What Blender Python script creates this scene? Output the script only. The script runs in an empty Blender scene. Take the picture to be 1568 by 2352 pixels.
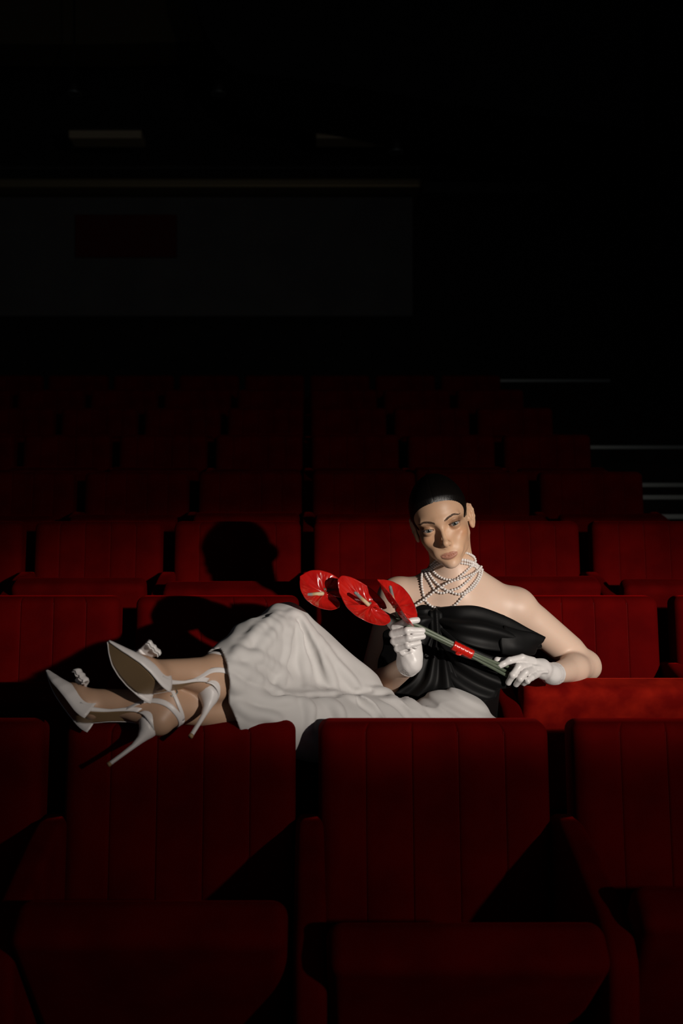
import bpy, bmesh, math, random
import numpy as np
from mathutils import Vector, Matrix

# ------------------------------------------------------------------ camera, world, light, exposure
FPX = 35.0 / 36.0 * 2352.0      # focal length in pixels
CZ = 1.317                      # camera height above the front row's floor
VX, VY = 705.0, 1176.0          # image point the rows run towards
scene = bpy.context.scene
cam_d = bpy.data.cameras.new('camera')
cam = bpy.data.objects.new('camera', cam_d)
scene.collection.objects.link(cam)
cam.location = (0, 0, CZ)
cam.rotation_euler = (math.radians(90), 0, 0)
cam_d.sensor_fit = 'VERTICAL'
cam_d.sensor_height = 36.0
cam_d.lens = 35.0
cam_d.shift_x = (784.0 - VX) / 2352.0
cam_d.clip_start = 0.05
cam_d.dof.use_dof = True
cam_d.dof.focus_distance = 2.42
cam_d.dof.aperture_fstop = 3.6
scene.camera = cam

world = bpy.data.worlds.new('world')
scene.world = world
world.use_nodes = True
world.node_tree.nodes['Background'].inputs[0].default_value = (0.75, 0.85, 1.0, 1)
world.node_tree.nodes['Background'].inputs[1].default_value = 0.03

key_d = bpy.data.lights.new('stage_spot', 'SPOT')
key = bpy.data.objects.new('stage_spot', key_d)
scene.collection.objects.link(key)
KEY_POS = Vector((2.34, -1.3, 1.80))
KEY_AIM = Vector((0.62, 2.45, 1.105))
key.location = KEY_POS
key.rotation_euler = (KEY_AIM - KEY_POS).to_track_quat('-Z', 'Y').to_euler()
key_d.energy = 625
key_d.color = (1.0, 0.91, 0.82)
key_d.spot_size = math.radians(42.5)
key_d.spot_blend = 1.0
key_d.shadow_soft_size = 0.03
key.scale = (1.0, 0.258, 1.0)                      # shutters narrow the beam to an oval
spill_d = bpy.data.lights.new('stage_spot_spill', 'SPOT')
spill = bpy.data.objects.new('stage_spot_spill', spill_d)
scene.collection.objects.link(spill)
spill.location = KEY_POS + Vector((0, 0, .02))
spill.rotation_euler = (Vector((.2, 3.2, 1.2)) - KEY_POS).to_track_quat('-Z', 'Y').to_euler()
spill_d.energy = 88
spill_d.color = (1.0, 0.88, 0.78)
spill_d.spot_size = math.radians(80)
spill_d.spot_blend = 1.0
spill_d.shadow_soft_size = 0.05

scene.view_settings.view_transform = 'Standard'
scene.view_settings.look = 'None'
scene.view_settings.gamma = 1.0
scene.view_settings.use_curve_mapping = False
scene.view_settings.exposure = 0.0

COL = scene.collection
rng = np.random.default_rng(7)
random.seed(7)

def P(px, py, d):
    """a point of the place, from where it shows in the photograph and how far away it is"""
    return np.array([(px - VX) / FPX * d, d, CZ - (py - VY) / FPX * d])

# ------------------------------------------------------------------ materials
def mat(name, base=(.5, .5, .5), rough=.5, **kw):
    m = bpy.data.materials.new(name)
    m.use_nodes = True
    b = m.node_tree.nodes['Principled BSDF']
    b.inputs['Base Color'].default_value = (*base, 1)
    b.inputs['Roughness'].default_value = rough
    for k, v in kw.items():
        b.inputs[k].default_value = v
    return m

def nd(m, typ, **kw):
    n = m.node_tree.nodes.new(typ)
    for k, v in kw.items():
        if k.startswith('i_'):
            n.inputs[k[2:].replace('_', ' ')].default_value = v
        else:
            setattr(n, k, v)
    return n

def lk(m, a, b):
    m.node_tree.links.new(a, b)

def bsdf(m):
    return m.node_tree.nodes['Principled BSDF']

def noise_color(m, c1, c2, scale, detail=4, coords='Object', lo=.35, hi=.65):
    t = nd(m, 'ShaderNodeTexCoord')
    n = nd(m, 'ShaderNodeTexNoise', i_Scale=scale, i_Detail=detail)
    r = nd(m, 'ShaderNodeValToRGB')
    r.color_ramp.elements[0].position = lo
    r.color_ramp.elements[1].position = hi
    r.color_ramp.elements[0].color = (*c1, 1)
    r.color_ramp.elements[1].color = (*c2, 1)
    lk(m, t.outputs[coords], n.inputs['Vector'])
    lk(m, n.outputs['Fac'], r.inputs['Fac'])
    lk(m, r.outputs['Color'], bsdf(m).inputs['Base Color'])
    return t, n, r

def bump_noise(m, scale, strength, dist=.001, detail=3, coords='Object'):
    t = nd(m, 'ShaderNodeTexCoord')
    n = nd(m, 'ShaderNodeTexNoise', i_Scale=scale, i_Detail=detail)
    b = nd(m, 'ShaderNodeBump', i_Strength=strength, i_Distance=dist)
    lk(m, t.outputs[coords], n.inputs['Vector'])
    lk(m, n.outputs['Fac'], b.inputs['Height'])
    lk(m, b.outputs['Normal'], bsdf(m).inputs['Normal'])
    return b

M = {}
m = M['velvet'] = mat('red_velvet', (.16, .004, .003), .85, **{'Specular IOR Level': .015, 'Sheen Weight': .20, 'Sheen Roughness': .35, 'Sheen Tint': (.7, .006, .006, 1)})
noise_color(m, (.068, .0006, .0009), (.098, .0011, .0010), 9, 6)
bump_noise(m, 900, .25, .0006)
m = M['velvet_worn_lit'] = mat('worn_lit_red_velvet', (.2, .01, .004), .85, **{'Specular IOR Level': .03, 'Sheen Weight': .4, 'Sheen Roughness': .4, 'Sheen Tint': (.9, .04, .02, 1)})  # worn orange tone, with extra spotlight brightness painted into the colour
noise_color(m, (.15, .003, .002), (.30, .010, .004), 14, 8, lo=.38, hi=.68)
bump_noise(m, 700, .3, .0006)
M['piping'] = mat('red_piping', (.135, .002, .002), .85, **{'Sheen Weight': .1, 'Specular IOR Level': .02})
M['iron'] = mat('black_iron', (.012, .011, .011), .6)
m = M['floor'] = mat('dark_carpet', (.012, .006, .006), .95)
noise_color(m, (.006, .003, .003), (.018, .008, .008), 40)
m = M['plaster'] = mat('dark_plaster', (.05, .05, .047), .9)
noise_color(m, (.045, .045, .043), (.06, .06, .056), 3)
m = M['ceiling'] = mat('ochre_ceiling', (.10, .075, .035), .9)
m = M['black_ceiling'] = mat('black_ceiling', (.012, .012, .012), .9)
noise_color(m, (.010, .010, .010), (.016, .015, .014), 5)
M['grey_wall'] = mat('grey_wall', (.11, .11, .105), .9)
noise_color(M['grey_wall'], (.10, .10, .098), (.125, .125, .12), 2)
M['brass'] = mat('dull_brass', (.30, .24, .13), .5, Metallic=.6)
M['alu'] = mat('aluminium_nosing', (.30, .33, .32), .45, Metallic=.8)
M['red_panel'] = mat('dark_red_cloth', (.10, .004, .005), .9)
M['lamp_glass'] = mat('unlit_lamp_panel', (.55, .46, .30), .35)
M['white_trouser'] = mat('white_crepe', (.57, .556, .545), .75, **{'Sheen Weight': .15})
bump_noise(M['white_trouser'], 1500, .15, .0003)
M['black_satin'] = mat('black_satin', (.003, .003, .0032), .56, **{'Specular IOR Level': .2, 'Sheen Weight': .015})
bump_noise(M['black_satin'], 14, .35, .006, 2)
M['glove'] = mat('white_satin', (.70, .675, .665), .40, **{'Specular IOR Level': .6, 'Sheen Weight': .2})
bump_noise(M['glove'], 60, .35, .0025, 2)
M['shoe'] = mat('white_leather', (.74, .71, .70), .42)
M['sole'] = mat('tan_sole', (.38, .25, .13), .55)
M['bow_crystal'] = mat('white_bow', (.78, .75, .74), .3, **{'Coat Weight': .5})
M['pearl'] = mat('pearl', (.74, .69, .66), .22, **{'Coat Weight': .6, 'Coat Roughness': .1, 'Specular IOR Level': .6})
M['thread'] = mat('thread', (.5, .45, .42), .7)
M['hair'] = mat('black_hair', (.006, .0045, .004), .3, **{'Specular IOR Level': .6})
M['lash'] = mat('dark_brown_lash', (.012, .008, .006), .6)
M['brow'] = mat('brown_brow', (.085, .047, .028), .7)
m = M['spathe'] = mat('red_spathe', (.50, .012, .008), .22, **{'Coat Weight': .35, 'Coat Roughness': .08})
noise_color(m, (.36, .005, .005), (.50, .014, .009), 18)
m = M['stem'] = mat('green_stem', (.11, .135, .095), .45)
noise_color(m, (.09, .115, .08), (.13, .155, .11), 25)
M['stem_cut'] = mat('cut_stem_end', (.45, .25, .08), .6)
M['ribbon'] = mat('red_satin_ribbon', (.55, .012, .006), .3, **{'Specular IOR Level': .7, 'Anisotropic': .5})

# ------------------------------------------------------------------ object helpers
def link(o, parent=None):
    COL.objects.link(o)
    if parent is not None:
        o.parent = parent
    return o

def tag(o, label=None, cat=None, group=None, kind=None):
    if label: o['label'] = label
    if cat: o['category'] = cat
    if group: o['group'] = group
    if kind: o['kind'] = kind
    return o

def empty(name, loc=(0, 0, 0), parent=None):
    o = bpy.data.objects.new(name, None)
    o.empty_display_size = .05
    o.location = loc
    return link(o, parent)

def np_mesh(name, V, F, material, smooth=True):
    V = np.asarray(V, np.float32); F = np.asarray(F, np.int32)
    me = bpy.data.meshes.new(name)
    n = F.shape[1]
    me.vertices.add(len(V)); me.vertices.foreach_set('co', V.ravel())
    me.loops.add(F.size); me.loops.foreach_set('vertex_index', F.ravel())
    me.polygons.add(len(F)); me.polygons.foreach_set('loop_start', np.arange(0, F.size, n, dtype=np.int32))
    me.update(calc_edges=True)
    me.polygons.foreach_set('use_smooth', np.full(len(F), smooth))
    if material: me.materials.append(material)
    return me

def obj(name, me, parent=None):
    return link(bpy.data.objects.new(name, me), parent)

def pmesh(name, verts, faces, material, smooth=True):
    me = bpy.data.meshes.new(name)
    me.from_pydata([tuple(map(float, v)) for v in verts], [], faces)
    me.polygons.foreach_set('use_smooth', [smooth] * len(me.polygons))
    me.materials.append(material)
    me.update()
    return me

def box_mesh(name, lo, hi, material, bevel=0.0, seg=2):
    bm = bmesh.new()
    bmesh.ops.create_cube(bm, size=1)
    lo = Vector(lo); hi = Vector(hi)
    for v in bm.verts:
        v.co = Vector(((lo[i] + hi[i]) / 2 + v.co[i] * (hi[i] - lo[i])) for i in range(3))
    if bevel:
        bmesh.ops.bevel(bm, geom=bm.edges[:], offset=bevel, segments=seg, affect='EDGES', profile=.5)
    me = bpy.data.meshes.new(name)
    bm.to_mesh(me); bm.free()
    me.materials.append(material)
    return me

def catmull(pts, n):
    pts = np.asarray(pts, float)
    k = len(pts)
    if k == 2:
        t = np.linspace(0, 1, n)[:, None]
        return pts[0] * (1 - t) + pts[1] * t
    ext = np.vstack([2 * pts[0] - pts[1], pts, 2 * pts[-1] - pts[-2]])
    u = np.linspace(0, k - 1 - 1e-9, n)
    i = np.floor(u).astype(int); t = (u - i)[:, None]
    p0, p1, p2, p3 = ext[i], ext[i + 1], ext[i + 2], ext[i + 3]
    return .5 * ((2 * p1) + (-p0 + p2) * t + (2 * p0 - 5 * p1 + 4 * p2 - p3) * t ** 2 + (-p0 + 3 * p1 - 3 * p2 + p3) * t ** 3)

def tube(path, rad, seg=10, flat=None, up=None, caps=True):
    """tube along a polyline; flat=(ru,rv) scales its cross-section. returns verts, faces(list)"""
    path = np.asarray(path, float); n = len(path)
    rad = np.broadcast_to(np.asarray(rad, float), (n,))
    T = np.gradient(path, axis=0); T /= np.linalg.norm(T, axis=1)[:, None] + 1e-12
    if up is None:
        up = np.array([0, 0, 1.0]) if abs(T[0][2]) < .9 else np.array([1.0, 0, 0])
    up = np.asarray(up, float)
    V = []; u_prev = up
    for i in range(n):
        u = u_prev if np.ndim(up) == 1 else up[i]
        u = u - T[i] * np.dot(u, T[i]); u /= np.linalg.norm(u) + 1e-12
        if np.ndim(up) == 1: u_prev = u
        w = np.cross(T[i], u)
        fu, fv = flat if flat else (1, 1)
        for a in np.linspace(0, 2 * math.pi, seg, endpoint=False):
            V.append(path[i] + rad[i] * (fu * math.cos(a) * u + fv * math.sin(a) * w))
    F = []
    for i in range(n - 1):
        for j in range(seg):
            k = (j + 1) % seg
            F.append((i * seg + j, i * seg + k, (i + 1) * seg + k, (i + 1) * seg + j))
    if caps:
        F.append(tuple(reversed(range(seg))))
        F.append(tuple((n - 1) * seg + j for j in range(seg)))
    return V, F

# ------------------------------------------------------------------ smooth solid modelling on a voxel grid
class Op:
    __slots__ = ('f', 'c', 'r', 'k', 'm')
    def __init__(s, f, c, r, k, m='u'):
        s.f, s.c, s.r, s.k, s.m = f, np.asarray(c, float), float(r), float(k), m

def cone(a, b, ra, rb=None, k=.01, m='u'):
    a = np.asarray(a, float); b = np.asarray(b, float)
    rb = ra if rb is None else rb
    ab = b - a; L2 = max(float(ab @ ab), 1e-12)
    a32, ab32 = a.astype(np.float32), ab.astype(np.float32)
    def f(p):
        q = p - a32
        t = np.clip((q @ ab32) / np.float32(L2), 0, 1)
        q = q - t[:, None] * ab32
        return np.sqrt(np.einsum('ij,ij->i', q, q)) - (ra + (rb - ra) * t)
    return Op(f, (a + b) / 2, np.sqrt(L2) / 2 + max(ra, rb), k, m)

def ell(c, r, R=None, k=.01, m='u'):
    c = np.asarray(c, float); r = np.asarray(r, float)
    R = np.eye(3) if R is None else np.asarray(R, float)      # columns = axes
    c32 = c.astype(np.float32); A = (R / r).astype(np.float32); B = (R / r ** 2).astype(np.float32)
    def f(p):
        q = p - c32
        u = q @ A; v = q @ B
        k0 = np.sqrt(np.einsum('ij,ij->i', u, u)); k1 = np.sqrt(np.einsum('ij,ij->i', v, v)) + 1e-9
        return k0 * (k0 - 1) / k1
    return Op(f, c, r.max(), k, m)

def tri(a, b, c, r, k=.01, m='u'):
    a, b, c = [np.asarray(x, float) for x in (a, b, c)]
    n = np.cross(b - a, c - a); n /= np.linalg.norm(n)
    def seg(p, u, v):
        q = p - u; e = v - u
        t = np.clip((q @ e) / (e @ e), 0, 1)
        q = q - t[:, None] * e
        return np.einsum('ij,ij->i', q, q)
    A, B_, C_, N = [x.astype(np.float32) for x in (a, b, c, n)]
    def f(p):
        d2 = np.minimum(np.minimum(seg(p, A, B_), seg(p, B_, C_)), seg(p, C_, A))
        ins = np.ones(len(p), bool)
        for u, v in ((A, B_), (B_, C_), (C_, A)):
            ins &= ((p - u) @ np.cross(N, v - u)) >= 0
        pl = np.abs((p - A) @ N)
        return np.where(ins, pl, np.sqrt(d2)) - r
    cc = (a + b + c) / 3
    return Op(f, cc, max(np.linalg.norm(x - cc) for x in (a, b, c)) + r, k, m)

def chain(pts, rads, k=.006):
    return [cone(pts[i], pts[i + 1], rads[i], rads[i + 1], k if i else k) for i in range(len(pts) - 1)]

def ev(ops, p):
    p = np.asarray(p, np.float32)
    d = np.full(len(p), 1.0, np.float32)
    for o in ops:
        if o.m == 'x':
            d = o.f(d, p); continue
        x = o.f(p)
        if o.m == 'u':
            h = np.maximum(o.k - np.abs(d - x), 0) / o.k
            d = np.minimum(d, x) - h * h * o.k * .25
        elif o.m == 's':
            x = -x
            h = np.maximum(o.k - np.abs(d - x), 0) / o.k
            d = np.maximum(d, x) + h * h * o.k * .25
        elif o.m == 'i':
            h = np.maximum(o.k - np.abs(d - x), 0) / o.k
            d = np.maximum(d, x) + h * h * o.k * .25
    return d

_CORN = np.array([(i, j, k) for i in (0, 1) for j in (0, 1) for k in (0, 1)])
_EDG = [(a, b) for a in range(8) for b in range(a + 1, 8) if np.abs(_CORN[a] - _CORN[b]).sum() == 1]

def sdf_mesh(ops, lo, hi, h, keep=None, B=32, smooth=1, mg=1.5):
    lo = np.asarray(lo, float); hi = np.asarray(hi, float)
    nb = np.ceil((hi - lo) / (h * B)).astype(int)
    NG = nb * B + 2
    oc = np.array([o.c for o in ops]); orr = np.array([o.r * (1.12 if mg > 2 else 1) + mg * o.k + .004 for o in ops])
    isx = np.array([o.m in 'xi' for o in ops]); isu = np.array([o.m == 'u' for o in ops])
    rad = B * h * .8661
    g = np.arange(B + 1)
    GX, GY, GZ = np.meshgrid(g, g, g, indexing='ij')
    G = np.stack([GX, GY, GZ], -1).reshape(-1, 3)
    ids_all, pos_all, q_all = [], [], []
    cid = lambda c: (c[..., 0].astype(np.int64) * NG[1] + c[..., 1]) * NG[2] + c[..., 2]
    for bi in np.ndindex(*nb):
        b0 = np.array(bi) * B
        org = lo + b0 * h
        cc = org + B * h / 2
        if keep is not None and not keep(cc, rad): continue
        near = (np.linalg.norm(oc - cc, axis=1) - orr - rad < 2 * h) | isx
        if not (near & isu).any(): continue
        sel = [ops[i] for i in np.nonzero(near)[0]]
        dc = float(ev([s for s in sel if s.m != 'x'], cc[None])[0])
        if abs(dc) > rad * 1.7 + .02: continue
        d = ev(sel, (org + G * h)).reshape(B + 1, B + 1, B + 1)
        s = d < 0
        if s.all() or not s.any(): continue
        cnt = sum(s[i:B + i, j:B + j, k:B + k].astype(np.int8) for i, j, k in _CORN)
        act = np.argwhere((cnt > 0) & (cnt < 8))
        dv = np.stack([d[act[:, 0] + c[0], act[:, 1] + c[1], act[:, 2] + c[2]] for c in _CORN], 1)
        acc = np.zeros((len(act), 3)); num = np.zeros(len(act))
        for a, b in _EDG:
            da, db = dv[:, a], dv[:, b]
            x = (da < 0) != (db < 0)
            t = np.where(x, da / np.where(x, da - db, 1), 0)
            acc += np.where(x[:, None], _CORN[a] + t[:, None] * (_CORN[b] - _CORN[a]), 0)
            num += x
        pos_all.append(org + (act + acc / num[:, None]) * h)
        ids_all.append(cid(act + b0))
        for ax in range(3):
            sl0 = [slice(0, B)] * 3; sl1 = [slice(0, B)] * 3
            sl1[ax] = slice(1, B + 1)
            s0 = s[tuple(sl0)]; s1 = s[tuple(sl1)]
            e = np.argwhere(s0 != s1)
            if not len(e): continue
            ins = s0[e[:, 0], e[:, 1], e[:, 2]]
            u, v = [(1, 2), (2, 0), (0, 1)][ax]
            eu = np.zeros(3, int); eu[u] = 1; evv = np.zeros(3, int); evv[v] = 1
            E = e + b0
            ok = (E[:, u] > 0) & (E[:, v] > 0)
            E = E[ok]; ins = ins[ok]
            Q = np.stack([cid(E - eu - evv), cid(E - evv), cid(E), cid(E - eu)], 1)
            Q[~ins] = Q[~ins][:, ::-1]
            q_all.append(Q)
    ids = np.concatenate(ids_all); V = np.concatenate(pos_all); Q = np.concatenate(q_all)
    o = np.argsort(ids); ids = ids[o]; V = V[o]
    ix = np.searchsorted(ids, Q); ix[ix >= len(ids)] = 0
    good = (ids[ix] == Q).all(1)
    F = ix[good]
    for _ in range(smooth):
        acc = np.zeros_like(V); num = np.zeros(len(V))
        for a, b in ((0, 1), (1, 2), (2, 3), (3, 0)):
            for c in range(3):
                acc[:, c] += np.bincount(F[:, a], V[F[:, b], c], len(V)) + np.bincount(F[:, b], V[F[:, a], c], len(V))
            num += np.bincount(F[:, a], None, len(V)) + np.bincount(F[:, b], None, len(V))
        mk = num > 0
        V[mk] = .5 * V[mk] + .5 * acc[mk] / num[mk][:, None]
    return V, F

def march(ops, px, py, d0=1.6, d1=3.0):
    """where the view line through a photo point first meets a solid"""
    px = np.atleast_1d(np.asarray(px, float)); py = np.atleast_1d(np.asarray(py, float))
    o = np.array([0, 0, CZ]); D = np.stack([(px - VX) / FPX, np.ones_like(px), -(py - VY) / FPX], 1)
    n = np.linalg.norm(D, axis=1)
    t = np.full(len(px), d0)
    for _ in range(90):
        d = ev(ops, o + D * t[:, None])
        t = np.minimum(t + np.clip(d, -.01, .05) / n * .7, d1)
    return o + D * t[:, None]

def grad(ops, p, e=.002):
    g = np.stack([ev(ops, p + np.eye(3)[i] * e) - ev(ops, p - np.eye(3)[i] * e) for i in range(3)], 1)
    return g / (np.linalg.norm(g, axis=1)[:, None] + 1e-9)

# ------------------------------------------------------------------ the hall
TOPZ = [.900, 1.081, 1.283, 1.495, 1.721, 1.945, 2.1545, 2.362]      # top of each row's backrests
ROWD = [1.96 + .805 * i for i in range(8)]                           # distance of each row
FLZ = [z - .9 for z in TOPZ]

def struct(name, me, parent=None):
    o = obj(name, me, parent)
    if parent is None: o['kind'] = 'structure'
    return o

def floor_mesh():
    V, F = [], []
    edges = [-2.2] + [d - .52 for d in ROWD[1:]] + [13.0]
    zs = FLZ
    prof = []
    for i, z in enumerate(zs):
        prof += [(edges[i], z), (edges[i + 1], z)]
    x0, x1 = -7.0, 1.58
    for y, z in prof:
        V += [(x0, y, z), (x1, y, z), (x0, y, -.6), (x1, y, -.6)]
    for i in range(len(prof) - 1):
        a, b = 4 * i, 4 * i + 4
        F += [(a, a + 1, b + 1, b), (a + 2, b + 2, b + 3, a + 3), (a, b, b + 2, a + 2), (a + 1, a + 3, b + 3, b + 1)]
    n = 4 * (len(prof) - 1)
    F += [(0, 2, 3, 1), (n, n + 1, n + 3, n + 2)]
    return pmesh('floor', V, F, M['floor'], False)
struct('floor', floor_mesh())
struct('wall_back', box_mesh('wall_back', (-9, 13.0, -.6), (6, 13.3, 9), M['black_ceiling']))
struct('wall_left', box_mesh('wall_left', (-7.3, -2.2, -.6), (-7.0, 13.0, 9), M['black_ceiling']))
struct('wall_right', box_mesh('wall_right', (5.0, -2.2, -.6), (5.3, 13.0, 9), M['black_ceiling']))
struct('ceiling', box_mesh('ceiling', (-7.3, -2.2, 9.0), (5.3, 13.3, 9.2), M['black_ceiling']))

# aisle stairs on the right, each with a metal nosing
st = tag(empty('floor_aisle_stairs', (3.3, 4.0, -.6)), kind='structure')
marks = [(1430, 3.6), (1330, 4.4), (1262, 5.2), (1215, 5.9), (1182, 6.54), (1138, 7.0), (1110, 7.42), (1066, 8.0), (1024, 8.6), (985, 9.3), (940, 10.3), (905, 11.2), (872, 12.0)]
for i, (py, d) in enumerate(marks):
    z = P(0, py, d)[2]
    d2 = marks[i + 1][1] if i + 1 < len(marks) else 13.0
    o = struct('step', box_mesh('step', (1.6, d, -.6), (5.0, d2, z), M['floor']), st)
    o.matrix_parent_inverse = Matrix.Translation((-3.3, -4.0, .6))
    if py in (1430, 1330, 1262, 1215, 1066, 985, 940, 905): wid = .012
    else: wid = .03
    x1 = 3.65 if py == 872 else 4.9
    if wid < .02: continue
    o = struct('step_nosing', box_mesh('step_nosing', (1.62, d - .012, z - wid), (x1, d + .03, z + .004), M['alu'], .003), st)
    o.matrix_parent_inverse = Matrix.Translation((-3.3, -4.0, .6))

# projection booth front, ledges, ceiling pieces: far away in the dark
def pbox(name, x0, y0, x1, y1, d, depth, material, bevel=.01):
    a = P(x0, y1, d); b = P(x1, y0, d)
    return box_mesh(name, (a[0], d, a[2]), (b[0], d + depth, b[2]), material, bevel)
struct('wall_booth', pbox('wall_booth', -570, 452, 948, 726, 12.5, .5, M['grey_wall']))
struct('trim_1', pbox('trim_1', -575, 408, 968, 430, 12.2, .8, M['brass'], .03))
struct('trim_2', pbox('trim_2', -575, 380, 970, 388, 12.3, .7, M['plaster'], .02))
struct('trim_3', pbox('trim_3', 968, 416, 1260, 442, 12.6, .4, M['plaster'], .02))
o = obj('wall_panel', pbox('wall_panel', 172, 492, 405, 590, 12.44, .06, M['red_panel']))
tag(o, 'dark red rectangular panel on the grey booth wall at the back', 'panel')
for i, (x0, x1, t) in enumerate([(157, 325, 'left'), (725, 887, 'right')]):
    r = empty('ceiling_light', P((x0 + x1) / 2, 294, 11.6))
    tag(r, 'unlit rectangular lamp panel under dark ceiling, %s one of two above back wall' % t, 'ceiling light', 'lamp panels above the back wall')
    for nm, me in (('housing', pbox('housing', x0 - 3, 290, x1 + 3, 297, 11.6, .35, M['iron'], .01)), ('diffuser', pbox('diffuser', x0, 297, x1, 317, 11.63, .3, M['lamp_glass'], .015))):
        c = obj(nm, me, r); c.matrix_parent_inverse = Matrix.Translation(-r.location)
def lathe(prof, seg=16):
    V, F = [], []
    for r, z in prof:
        for a in np.linspace(0, 2 * math.pi, seg, endpoint=False):
            V.append((r * math.cos(a), r * math.sin(a), z))
    for i in range(len(prof) - 1):
        for j in range(seg):
            k = (j + 1) % seg
            F.append((i * seg + j, i * seg + k, (i + 1) * seg + k, (i + 1) * seg + j))
    F.append(tuple(reversed(range(seg)))); F.append(tuple((len(prof) - 1) * seg + j for j in range(seg)))
    return V, F
spot_body = pmesh('can', *lathe([(.05, .16), (.075, .15), (.08, 0), (.065, -.01)]), M['iron'])
spot_ring = pmesh('rim', *lathe([(.085, .0), (.09, -.02), (.07, -.03), (.06, -.01)]), M['alu'])
for px, py, lab in [(910, 346, 'small ceiling spotlight just above the right end of the long ledge'), (170, 212, 'small dark ceiling spotlight above the left lamp panel'), (502, 212, 'small dark ceiling spotlight between the two lamp panels'), (905, 190, 'small dark ceiling spotlight above the right lamp panel'), (1180, 228, 'small dark ceiling spotlight farthest right near the ceiling')]:
    r = tag(empty('ceiling_spotlight', P(px, py, 11.0)), lab, 'spotlight', 'small ceiling spotlights')
    obj('can', spot_body, r); obj('rim', spot_ring, r)
    V, F = tube([(0, 0, .15), (0, 0, 1.2)], .012, 8)
    obj('stem', pmesh('stem', V, F, M['iron']), r)
# hanging ceiling canopies
def slab_xz(name, pts, d, depth, material):
    V = [P(x, y, d) for x, y in pts]
    n = len(V)
    V2 = V + [v + np.array([0, depth, 0]) for v in V]
    F = [tuple(range(n)), tuple(reversed(range(n, 2 * n)))] + [(i, i + n, (i + 1) % n + n, (i + 1) % n) for i in range(n)]
    return pmesh(name, V2, F, material, False)
struct('ceiling_ochre', slab_xz('ceiling_ochre', [(-630, -120), (-630, 98), (200, 102), (468, 96), (446, 0), (430, -120)], 11.9, .6, M['ceiling']))
struct('ceiling_canopy', slab_xz('ceiling_canopy', [(430, -120), (446, 0), (470, 70), (500, 120), (535, 152), (575, 168), (760, 190), (1000, 232), (1200, 262), (1480, 300), (1480, -120)], 10.2, 1.4, M['black_ceiling']))

# ------------------------------------------------------------------ chairs
def back_mesh():
    w, t, rc = .454, .078, .024
    hw = w / 2
    prof = []
    gx = [-.5 * w + w * i / 5 for i in range(1, 5)]
    xs = sorted(set([-hw + rc + (w - 2 * rc) * i / 20 for i in range(21)] + [g + o for g in gx for o in (-.006, -.003, -.0012, 0, .0012, .003, .006)]))
    for x in xs:                                   # front, left to right (y = 0 is the front)
        gd = min(abs(x - g) for g in gx)
        puff = .003 * math.sin(math.pi * ((x + hw) / w * 5 % 1)) if True else 0
        prof.append((x, (.0035 if gd < .0008 else .0022 if gd < .002 else .0008 if gd < .004 else 0) - puff))
    for a in np.linspace(0, math.pi / 2, 6)[1:]:
        prof.append((hw - rc + rc * math.sin(a), rc - rc * math.cos(a)))
    for a in np.linspace(0, math.pi / 2, 5):
        prof.append((hw - .012 + .012 * math.cos(a), t - .012 + .012 * math.sin(a)))
    for a in np.linspace(0, math.pi / 2, 5):
        prof.append((-hw + .012 - .012 * math.sin(a), t - .012 + .012 * math.cos(a)))
    for a in np.linspace(0, math.pi / 2, 6)[:-1]:
        prof.append((-hw + rc - rc * math.cos(a), rc - rc * math.sin(a)))
    n = len(prof)
    rings = []
    r = .024
    zt, zb = .90, .34
    for a in np.linspace(0, math.pi / 2, 7):
        rings.append((zt - r + r * math.cos(a), r - r * math.sin(a)))
    for z in np.linspace(zt - r, zb + r, 10)[1:]:
        rings.append((z, 0))
    for a in np.linspace(0, math.pi / 2, 5)[1:]:
        rings.append((zb + r - r * math.sin(a), r - r * math.cos(a)))
    V, F = [], []
    for z, ins in rings:
        for x, y in prof:
            xx = x * (1 - ins / hw); yy = t / 2 + (y - t / 2) * (1 - ins / (t / 2) * .98)
            zz = z
            yy += (z - .9) * math.tan(math.radians(7.5))
            V.append((xx, yy, zz))
    for i in range(len(rings) - 1):
        for j in range(n):
            k = (j + 1) % n
            F.append((i * n + j, (i + 1) * n + j, (i + 1) * n + k, i * n + k))
    F.append(tuple(range(n))); F.append(tuple(reversed([(len(rings) - 1) * n + j for j in range(n)])))
    return pmesh('backrest', V, F, M['velvet'])

def seam_mesh():
    """thin stitched ridges in the channels of the backrest"""
    V, F = [], []
    w = .454
    for i in range(1, 5):
        x = -w / 2 + w * i / 5
        path = [(x, .0028 + (z - .9) * math.tan(math.radians(7.5)) + (.012 if z > .89 else 0), z) for z in np.linspace(.36, .884, 12)]
        v, f = tube(path, .0009, 6)
        o = len(V); V += v; F += [tuple(a + o for a in q) for q in f]
    return pmesh('seam', V, F, M['piping'])

def seat_mesh():
    """padded slab: hinge line at the origin, running towards -y, cushion side up"""
    bm = bmesh.new()
    L, w, t = .36, .44, .085
    nx, ny = 16, 14
    bmesh.ops.create_cube(bm, size=1)
    for v in bm.verts:
        v.co = Vector((v.co.x * w, (v.co.y - .5) * L, (v.co.z + .5) * t))
    bmesh.ops.bevel(bm, geom=bm.edges[:], offset=.026, segments=5, affect='EDGES', profile=.5)
    for v in bm.verts:                               # the free edge is a little rounder and wider than the hinge edge
        f = -v.co.y / L
        v.co.x *= .955 + .045 * f
        if v.co.z > t / 2: v.co.z += .012 * math.sin(math.pi * min(max(f, 0), 1)) * max(0, math.cos(v.co.x / w * math.pi))
    me = bpy.data.meshes.new('seat')
    bm.to_mesh(me); bm.free()
    me.polygons.foreach_set('use_smooth', [True] * len(me.polygons))
    me.materials.append(M['velvet'])
    return me

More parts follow.
